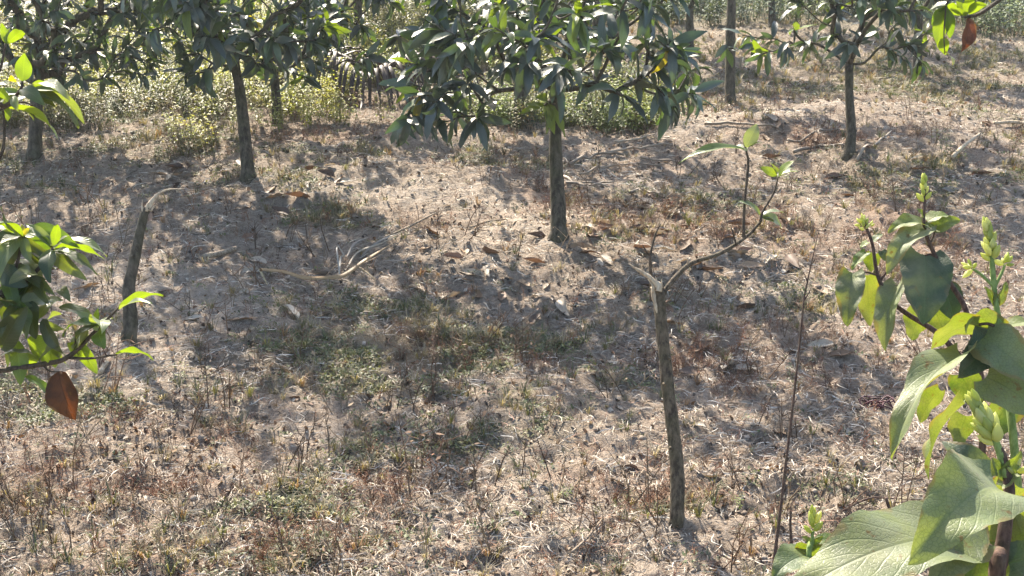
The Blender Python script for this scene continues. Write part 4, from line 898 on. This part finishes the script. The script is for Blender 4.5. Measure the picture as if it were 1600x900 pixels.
tag(obj('crown', mesh_np('crown', V, F, M_mango, tt, uv), root), kind='stuff')
s = Soup()
for tpt in tips:
    a = np.array(up(b, -.02, 0, max(.9, tpt[2] * .75))); V, F = tube(catmull([a, (a + tpt) / 2 + [0, 0, -.03], tpt], 4), np.linspace(.007, .003, 9), 6, 0, False); s.add(V, F)
obj('limb', s.mesh('limb', M_bark, origin=b), root)

# ------------------------------------------------------------------ ground cover: scatter points over the visible orchard floor
def points(n, y0, y1, seed, mask=None, power=1.0, xm=.55, xa=.6):
    """random points, thinning with distance"""
    r = np.random.default_rng(seed); out = np.zeros((0, 2))
    while len(out) < n:
        m = n * 2; u = r.random(m)
        y = y0 * (y1 / y0) ** (u ** power); x = r.uniform(-1, 1, m) * (xm * y + xa)
        if mask is not None:
            k = r.random(m) < mask(x, y); x, y = x[k], y[k]
        out = np.vstack([out, np.stack([x, y], 1)])
    return out[:n], r
def rotz(a, s=1.0):
    c, sn = np.cos(a), np.sin(a); M = np.zeros((len(a), 3, 3)); M[:, 0, 0] = c; M[:, 0, 1] = -sn; M[:, 1, 0] = sn; M[:, 1, 1] = c; M[:, 2, 2] = 1
    return M * (np.asarray(s)[:, None, None] if np.ndim(s) else s)
def tilt(M, r, amt):
    n = len(M); a = r.normal(0, amt, n); b = r.normal(0, amt, n); T = np.zeros((n, 3, 3)); T[:, 0, 0] = 1; T[:, 1, 1] = 1; T[:, 2, 2] = 1
    T[:, 0, 2] = np.sin(b); T[:, 2, 0] = -np.sin(b); T[:, 1, 2] = -np.sin(a); T[:, 2, 1] = np.sin(a); return np.einsum('nij,njk->nik', T, M)
def on_ground(p, dz=0): return np.stack([p[:, 0], p[:, 1], H(p[:, 0], p[:, 1]) + dz], 1)
def pal(r, n, cols, p=None, lo=.7, hi=1.25):
    c = np.asarray(cols, float)[r.choice(len(cols), n, p=p)]; return c * r.uniform(lo, hi, (n, 1))
def stuff(name, label, V, F, T, mat, uv=None, sm=True):
    return tag(obj(name, mesh_np(name, V, F, mat, T, uv, sm)), label, kind='stuff')

def straw_proto(seed, L=.058, w=.0011):
    r = np.random.default_rng(seed); m = 5; t = np.linspace(-.5, .5, m)
    x = t * L; y = r.uniform(-.5, .5) * L * (t * t * 4) * .5 + r.uniform(-.12, .12) * L * np.sin(t * 7); z = np.abs(r.normal(0, .045)) * L * (1 - 4 * t * t) + r.uniform(-.04, .08) * L * t
    ww = w * np.array([.5, 1, 1, .9, .3]); V = []
    for i in range(m): V += [(x[i], y[i] - ww[i], z[i]), (x[i], y[i] + ww[i], z[i] + .0012)]
    return np.array(V), np.array([(2 * i, 2 * i + 2, 2 * i + 3, 2 * i + 1) for i in range(m - 1)])
SP_ = [straw_proto(i) for i in range(14)]
pts, r = points(168000, 1.9, 13, 201, lambda x, y: .28 + .72 * smooth(.42, .62, fbm(x / .3, y / .3, 4, 211)))
dd = pts[:, 1]; sc = (.28 + .95 * r.random(len(pts)) ** 1.8) * (1 + .07 * np.maximum(dd - 4, 0))
V, F, T, _ = scatter(SP_, r.integers(0, 14, len(pts)), tilt(rotz(r.uniform(0, 6.28, len(pts)), sc), r, .16), on_ground(pts, .003 + r.random(len(pts)) * .006),
                     pal(r, len(pts), [(.56, .49, .40), (.42, .345, .265), (.66, .60, .52), (.21, .155, .115), (.33, .19, .13), (.06, .045, .036)], [.25, .22, .16, .15, .09, .13]))
stuff('straw_litter', 'pale dry grass and straw bits strewn over the soil', V, F, T, M_straw)

def flake_proto(seed):
    V, F, uv = leaf_grid('oval', 4, 2, .5, 1.0, .08, seed=seed, twist=(seed % 3 - 1) * .8); V = V - [.5, 0, -.12]; return V, F, uv
FL = [flake_proto(i) for i in range(6)]
pts, r = points(19040, 1.9, 14, 221, lambda x, y: .3 + .7 * smooth(.45, .75, fbm(x / .4, y / .4, 3, 223)))
sc = r.uniform(.008, .034, len(pts)) * (1 + .06 * np.maximum(pts[:, 1] - 4, 0))
V, F, T, _ = scatter(FL, r.integers(0, 6, len(pts)), tilt(rotz(r.uniform(0, 6.28, len(pts)), sc), r, .3), on_ground(pts, .006), pal(r, len(pts), [(.09, .06, .04), (.20, .12, .07), (.34, .27, .2), (.045, .032, .025), (.46, .39, .31)]))
stuff('leaf_crumbs', 'small brown and grey crumbs of broken dead leaves', V, F, T, M_litter)

def clod_proto(seed):
    r = np.random.default_rng(seed); ph = (1 + 5 ** .5) / 2
    V = np.array([(-1, ph, 0), (1, ph, 0), (-1, -ph, 0), (1, -ph, 0), (0, -1, ph), (0, 1, ph), (0, -1, -ph), (0, 1, -ph), (ph, 0, -1), (ph, 0, 1), (-ph, 0, -1), (-ph, 0, 1)], float) / 1.9
    F = [(0, 11, 5), (0, 5, 1), (0, 1, 7), (0, 7, 10), (0, 10, 11), (1, 5, 9), (5, 11, 4), (11, 10, 2), (10, 7, 6), (7, 1, 8), (3, 9, 4), (3, 4, 2), (3, 2, 6), (3, 6, 8), (3, 8, 9), (4, 9, 5), (2, 4, 11), (6, 2, 10), (8, 6, 7), (9, 8, 1)]
    V2 = list(V); F2 = []; cache = {}
    def mid(a, b):
        k = (min(a, b), max(a, b))
        if k not in cache: m = V2[a] + V2[b]; V2.append(m / np.linalg.norm(m)); cache[k] = len(V2) - 1
        return cache[k]
    for a, b_, c in F: ab, bc, ca = mid(a, b_), mid(b_, c), mid(c, a); F2 += [(a, ab, ca, -1), (b_, bc, ab, -1), (c, ca, bc, -1), (ab, bc, ca, -1)]
    V2 = np.array(V2) * r.uniform(.68, 1.2, (len(V2), 1)); V2 *= [1, r.uniform(.7, 1), r.uniform(.5, .75)]; return V2, np.array(F2)
CL = [clod_proto(i) for i in range(7)]
pts, r = points(12320, 1.9, 12, 231, lambda x, y: .2 + .8 * smooth(.5, .75, fbm(x / .5, y / .5, 3, 233)))
sc = .003 + .012 * r.random(len(pts)) ** 3.5 * (1 + .08 * np.maximum(pts[:, 1] - 4, 0))
V, F, T, _ = scatter(CL, r.integers(0, 7, len(pts)), rotz(r.uniform(0, 6.28, len(pts)), sc), on_ground(pts, .0), pal(r, len(pts), [(.26, .21, .165), (.33, .28, .23), (.20, .155, .12)]))
stuff('soil_crumbs', 'loose dry crumbs and small clods of soil', V, F, T, M_dead, None, False)

def dead_weed_proto(seed, h=.10):
    r = np.random.default_rng(seed); s = Soup()
    def st(p, q, w):
        V, F = tube([p, (p + q) / 2 + r.normal(0, .05 * np.linalg.norm(q - p), 3), q], [w, w * .8, w * .4], 3, 0, False); s.add(V, F)
    n = r.integers(1, 4)
    for i in range(n):
        p = np.array([r.normal(0, .01), r.normal(0, .01), 0]); q = p + np.array([r.normal(0, .25), r.normal(0, .25), 1.]) * h * r.uniform(.5, 1.1); st(p, q, .0013)
        for k in range(r.integers(2, 6)):
            t = r.uniform(.25, .95); a = p + (q - p) * t; e = a + np.array([r.normal(0, .5), r.normal(0, .5), r.uniform(.1, .7)]) * h * .35; st(a, e, .0009)
            if r.random() < .6:
                x = r.normal(0, 1, 3); x /= np.linalg.norm(x); y = np.cross(x, [0, 0, 1.]); y /= np.linalg.norm(y) + 1e-6; sz = r.uniform(.004, .009)
                s.add([e, e + x * sz + y * sz * .4, e + x * sz * 1.6, e + x * sz - y * sz * .4], [(0, 1, 2, 3)])
    return np.concatenate(s.V), np.concatenate(s.F)
DW = [dead_weed_proto(i) for i in range(10)]
def redm(x, y): g, rd, p = masks(x, y); return .05 + .95 * rd * smooth(.35, .65, fbm(x / .16, y / .16, 3, 243))
pts, r = points(6272, 1.9, 11.5, 241, redm)
sc = r.uniform(.2, .75, len(pts)) * (1 + .06 * np.maximum(pts[:, 1] - 4, 0)); sc[r.random(len(pts)) < .04] *= 1.8
V, F, T, _ = scatter(DW, r.integers(0, 10, len(pts)), tilt(rotz(r.uniform(0, 6.28, len(pts)), sc), r, .25), on_ground(pts, -.003), pal(r, len(pts), [(.20, .085, .05), (.26, .13, .075), (.14, .07, .05), (.30, .20, .12), (.10, .07, .05)], [.3, .25, .2, .15, .1]))
stuff('dead_weeds', 'reddish brown withered weed stalks covering patches of soil', V, F, T, M_dead)

def rosette_proto(seed):
    r = np.random.default_rng(seed); s = Soup(); n = r.integers(7, 14)
    for k in range(n):
        a = r.uniform(0, 6.28); el = r.uniform(.1, 1.1); d = np.array([math.cos(a) * math.cos(el), math.sin(a) * math.cos(el), math.sin(el)]); L = r.uniform(.4, 1.0) * .021; p = np.array([r.normal(0, .014), r.normal(0, .014), r.uniform(0, .008)])
        y = np.cross([0, 0, 1.], d); y /= np.linalg.norm(y) + 1e-6; w = L * r.uniform(.14, .28)
        s.add([p, p + d * L * .5 + y * w, p + d * L + [0, 0, -.15 * L], p + d * L * .5 - y * w], [(0, 1, 2, 3)])
    return np.concatenate(s.V), np.concatenate(s.F)
RO = [rosette_proto(i) for i in range(10)]
def grnm(x, y): g, rd, p = masks(x, y); return .012 + .99 * g * smooth(.38, .62, fbm(x / .2, y / .2, 3, 253))
pts, r = points(11760, 1.9, 15, 251, grnm)
sc = r.uniform(.35, 1.2, len(pts)) * (1 + .08 * np.maximum(pts[:, 1] - 4, 0))
V, F, T, _ = scatter(RO, r.integers(0, 10, len(pts)), rotz(r.uniform(0, 6.28, len(pts)), sc), on_ground(pts, .002), pal(r, len(pts), [(.10, .12, .055), (.13, .14, .06), (.08, .095, .055), (.18, .18, .075), (.16, .14, .09)], [.3, .25, .2, .1, .15]))
stuff('ground_weeds', 'tiny green creeping weeds in patches on the soil', V, F, T, M_cover, None, False)

# upright thin dead stalks
pts, r = points(420, 2.7, 10, 261)
V, F, T, _ = scatter(DW, r.integers(0, 10, len(pts)), tilt(rotz(r.uniform(0, 6.28, len(pts)), r.uniform(.9, 2.2, len(pts))), r, .15), on_ground(pts, -.004), pal(r, len(pts), [(.10, .065, .045), (.16, .10, .065), (.24, .18, .12)]))
stuff('dry_stalks', 'thin upright dead stalks standing singly in the litter', V, F, T, M_dead)

# grass tufts
def tuft_proto(seed, h=.07):
    r = np.random.default_rng(seed); s = Soup()
    for k in range(r.integers(10, 18)):
        a = r.uniform(0, 6.28); o = np.array([math.cos(a), math.sin(a), 0]); L = h * r.uniform(.5, 1.2); y = np.cross(o, [0, 0, 1.]); w = .0016; p = o * r.uniform(0, .012); q1 = p + o * L * .25 + [0, 0, L * .6]; q2 = p + o * L * r.uniform(.5, .9) + [0, 0, L * r.uniform(.5, 1)]
        s.add([p - y * w, p + y * w, q1 + y * w, q1 - y * w, q2], [(0, 1, 2, 3), (3, 2, 4, -1)])
    return np.concatenate(s.V), np.concatenate(s.F)
TU = [tuft_proto(i) for i in range(8)]
def tufm(x, y): g, rd, p = masks(x, y); return .03 + .9 * np.maximum(g, rd * .5) * smooth(.45, .7, fbm(x / .3, y / .3, 3, 273)) + .5 * smooth(8, 11, y) * (fbm(x / .8, y / .8, 3, 275) > .5)
pts, r = points(5824, 1.9, 15, 271, tufm)
sc = r.uniform(.35, 1.0, len(pts)) * (1 + .06 * np.maximum(pts[:, 1] - 4, 0))
V, F, T, _ = scatter(TU, r.integers(0, 8, len(pts)), rotz(r.uniform(0, 6.28, len(pts)), sc), on_ground(pts, -.002), pal(r, len(pts), [(.13, .13, .06), (.20, .17, .10), (.30, .25, .17), (.09, .10, .05), (.22, .14, .09)], [.22, .23, .3, .12, .13]))
stuff('grass_tufts', 'short half-dry grass tufts dotted over the orchard floor', V, F, T, M_cover, None, False)

# ------------------------------------------------------------------ leafy undergrowth behind
def weed_proto(seed, h=.35):
    r = np.random.default_rng(seed); s = Soup()
    for m in range(r.integers(2, 5)):
        p = np.array([r.normal(0, .03), r.normal(0, .03), 0]); q = p + np.array([r.normal(0, .2), r.normal(0, .2), 1]) * h * r.uniform(.6, 1.1); V, F = tube([p, (p + q) / 2 + r.normal(0, .01, 3), q], [.003, .0024, .0012], 3, 0, False); s.add(V, F, np.array((.8, .75, .7)))
        for k in range(r.integers(9, 16)):
            t = r.uniform(.25, 1.0); c = p + (q - p) * t; a = r.uniform(0, 6.28); el = r.uniform(-.3, .7); d = np.array([math.cos(a) * math.cos(el), math.sin(a) * math.cos(el), math.sin(el)]); L = r.uniform(.025, .06) * (1.2 - .5 * t); y = np.cross([0, 0, 1.], d); y /= np.linalg.norm(y) + 1e-6; w = L * .26; c = c + d * .012
            s.add([c, c + d * L * .5 + y * w, c + d * L + [0, 0, -.3 * L], c + d * L * .5 - y * w], [(0, 1, 2, -1), (0, 2, 3, -1)], np.ones(3))
    return np.concatenate(s.V), np.concatenate(s.F), None, np.concatenate(s.T)
WP = [weed_proto(i) for i in range(10)]
ZONES = [B(220, 195, 1.2, .55, .85), B(330, 205, .8, .4, .8), B(120, 215, .8, .5, .7), B(430, 190, .7, .35, .7), B(300, 150, 1.7, 1.9), B(150, 180, 1.3, 1.2), B(470, 150, .9, 1.2), B(330, 60, 3.0, 3.0), B(560, 80, 1.2, 1.6), B(870, 190, .55, .45), B(980, 195, .35, .35, .9), B(780, 185, .4, .4), B(940, 150, .7, .7, .8), B(700, 90, 1.5, 1.5, .8)]
def undm(x, y): return smooth(.35, .8, blobs(x, y, ZONES) + (fbm(x / .5, y / .5, 3, 283) - .5) * 1.1)
pts, r = points(3800, 7.0, 15.5, 281, undm)
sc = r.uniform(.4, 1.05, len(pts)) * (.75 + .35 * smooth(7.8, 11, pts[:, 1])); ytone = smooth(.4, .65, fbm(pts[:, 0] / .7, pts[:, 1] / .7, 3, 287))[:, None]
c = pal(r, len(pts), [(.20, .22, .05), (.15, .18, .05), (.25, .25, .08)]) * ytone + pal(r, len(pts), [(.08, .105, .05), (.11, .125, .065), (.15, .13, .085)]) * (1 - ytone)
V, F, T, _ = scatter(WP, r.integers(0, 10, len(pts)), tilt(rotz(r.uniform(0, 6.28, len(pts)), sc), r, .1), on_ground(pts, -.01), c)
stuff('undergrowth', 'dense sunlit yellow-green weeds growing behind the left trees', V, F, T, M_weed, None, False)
Z2 = [B(800, 195, .45, .4), B(900, 190, .5, .4), B(985, 200, .35, .3), B(950, 170, .5, .4), B(760, 175, .35, .3)]
pts, r = points(420, 7.4, 10.5, 285, lambda x, y: smooth(.35, .7, blobs(x, y, Z2)))
V, F, T, _ = scatter(WP, r.integers(0, 10, len(pts)), tilt(rotz(r.uniform(0, 6.28, len(pts)), r.uniform(.35, .8, len(pts))), r, .1), on_ground(pts, -.01), pal(r, len(pts), [(.13, .18, .06), (.10, .145, .055), (.17, .21, .06), (.08, .11, .06)]))
stuff('undergrowth', 'fresh green weeds growing behind the central trunk', V, F, T, M_weed, None, False)
pts, r = points(2600, 12.6, 21, 291, lambda x, y: smooth(.3, .6, smooth(12.4, 14.0, y + (fbm(x / .9, y / .9, 3, 293) - .5) * 2) * (.3 + .7 * smooth(-1.5, .5, x))), 1.0, .6, 1)
sc = r.uniform(.6, 1.5, len(pts))
V, F, T, _ = scatter(WP, r.integers(0, 10, len(pts)), tilt(rotz(r.uniform(0, 6.28, len(pts)), sc), r, .1), on_ground(pts, -.01), pal(r, len(pts), [(.085, .13, .085), (.10, .145, .09), (.075, .11, .08), (.13, .17, .07)]))
stuff('green_crop', 'bluish green weedy growth along the far edge of the orchard', V, F, T, M_cover, None, False)

# single weed plants one can pick out
WPL = [(1490, 245, 'dark low weed clump under the pale slanting stick', 3, .45, (.05, .075, .03)), (960, 215, 'upright green weed right of the central trunk', 2, .5, (.08, .11, .05)), (828, 205, 'dark bluish weed at the foot of the half hidden trunk', 2, .55, (.03, .06, .05)), (335, 285, 'small yellow-green seedling in front of the slim forked tree', 1, .32, (.17, .2, .05)),
       (265, 245, 'grey-green weed clump left of the slim forked tree', 3, .45, (.09, .115, .06)), (955, 340, 'bright tiny yellow-green seedling right of the central trunk', 1, .18, (.25, .28, .04)), (1020, 338, 'bright tiny yellow seedling behind the broken sapling', 1, .18, (.27, .28, .03)), (885, 780, 'small green weed among litter left of the sapling base', 1, .2, (.13, .19, .04)),
       (1155, 800, 'single green seedling right of the sapling base', 1, .2, (.14, .19, .04)), (20, 275, 'grey-green weed clump at the left edge', 3, .4, (.08, .10, .05)), (800, 560, 'low green weed in the middle shade', 2, .22, (.08, .12, .04)), (1005, 205, 'green weed below the right end of the central crown', 2, .45, (.08, .12, .045))]
for i, (px, py, lab, n, sc, tn) in enumerate(WPL):
    g0 = G(px, py); s = Soup(); r = np.random.default_rng(900 + i); root = empty('weed_plant', g0); tag(root, lab, 'weed')
    for k in range(n):
        V, F, _, tt = WP[(i * 3 + k) % 10]; a = r.uniform(0, 6.28); Rm = rotz(np.array([a]), sc)[0]; of = np.array([r.normal(0, .07), r.normal(0, .05), 0]) if n > 1 else np.zeros(3)
        of[2] = float(H(g0[0] + of[0], g0[1] + of[1])) - g0[2] - .005
        obj('stalk', mesh_np('stalk', V @ Rm.T + of, F, M_weed, tt * np.array(tn), None, False), root)

# ------------------------------------------------------------------ fallen leaves, each one a thing
FM = []
for i in range(10):
    V, F, uv = leaf_grid('mango' if i % 3 else 'oval', 8, 4, .25 + .12 * (i % 4), -.30 + .28 * (i % 3), .06, seed=40 + i, twist=(-1) ** i * .35 * (i % 3), curl=.4); V = V - V.mean(0)
    if i % 3: V[:, 1] *= 1.25
    V[:, 2] -= V[:, 2].min(); tn = [(.16, .10, .06), (.25, .18, .12), (.34, .29, .23), (.09, .06, .045), (.30, .20, .12), (.42, .37, .30), (.20, .12, .08), (.38, .32, .25), (.13, .085, .06), (.28, .24, .20)][i]
    FM.append(mesh_np('fallen_leaf', V, F, M_litter, np.broadcast_to(np.array(tn), V.shape), uv))
FADJ = ['brown oval', 'light brown slender', 'pale slender', 'blackish oval', 'reddish tan slender', 'whitish slender', 'red-brown oval', 'cream slender', 'dark brown slender', 'grey oval']
FZ = [('leaf fallen on litter just right of the central trunk', (900, 1240, 318, 430), 60), ('dead leaf lying in the shade left of the central trunk', (640, 850, 370, 470), 20), ('dead leaf on shaded soil near the slim forked tree', (230, 560, 255, 345), 30),
      ('dead leaf fallen on the sunlit soil under the sparse tree', (1180, 1580, 190, 330), 26), ('small dead leaf in the lower sunlit litter', (60, 1380, 600, 880), 34), ('dead leaf on the shaded grass around the bent pole', (60, 520, 360, 590), 16), ('dead leaf on reddish shaded litter behind the broken sapling', (830, 1320, 440, 600), 22)]
r = np.random.default_rng(606)
for lab, (x0, x1, y0, y1), n in FZ:
    for k in range(n):
        g0 = G(r.uniform(x0, x1), r.uniform(y0, y1)); fi = int(r.integers(10)); o = obj('fallen_leaf', FM[fi]); L = r.uniform(.07, .15) if 'small' not in lab else r.uniform(.035, .075)
        m = Matrix.Rotation(r.uniform(0, 6.28), 4, 'Z') @ Matrix.Rotation(r.normal(0, .25), 4, 'X') @ Matrix.Diagonal((L, L, L * .8, 1)); m.translation = Vector(g0 + [0, 0, -.002]); o.matrix_world = m
        tag(o, FADJ[fi] + ' ' + lab, 'leaf', 'fallen leaves: ' + lab.split(' on ')[-1].split(' in the ')[-1])

# ------------------------------------------------------------------ morning haze in the air
hb = np.array([(x, y, z) for z in (-1.6, 7.5) for y in (-60, 300) for x in (-300, 300)], float)
hf = np.array([(0, 2, 3, 1), (4, 5, 7, 6), (0, 1, 5, 4), (2, 6, 7, 3), (0, 4, 6, 2), (1, 3, 7, 5)])
m, nt, N, L = new_mat('haze_air')
vol = nt.nodes.new('ShaderNodeVolumePrincipled'); vol.inputs['Color'].default_value = (.9, .95, 1, 1); vol.inputs['Density'].default_value = .0013; vol.inputs['Anisotropy'].default_value = .35
o_ = nt.nodes.new('ShaderNodeOutputMaterial'); L.new(vol.outputs[0], o_.inputs['Volume'])
tag(obj('haze', mesh_np('haze', hb, hf, m, None, None, False)), 'thin pale morning haze filling the orchard air', kind='stuff')
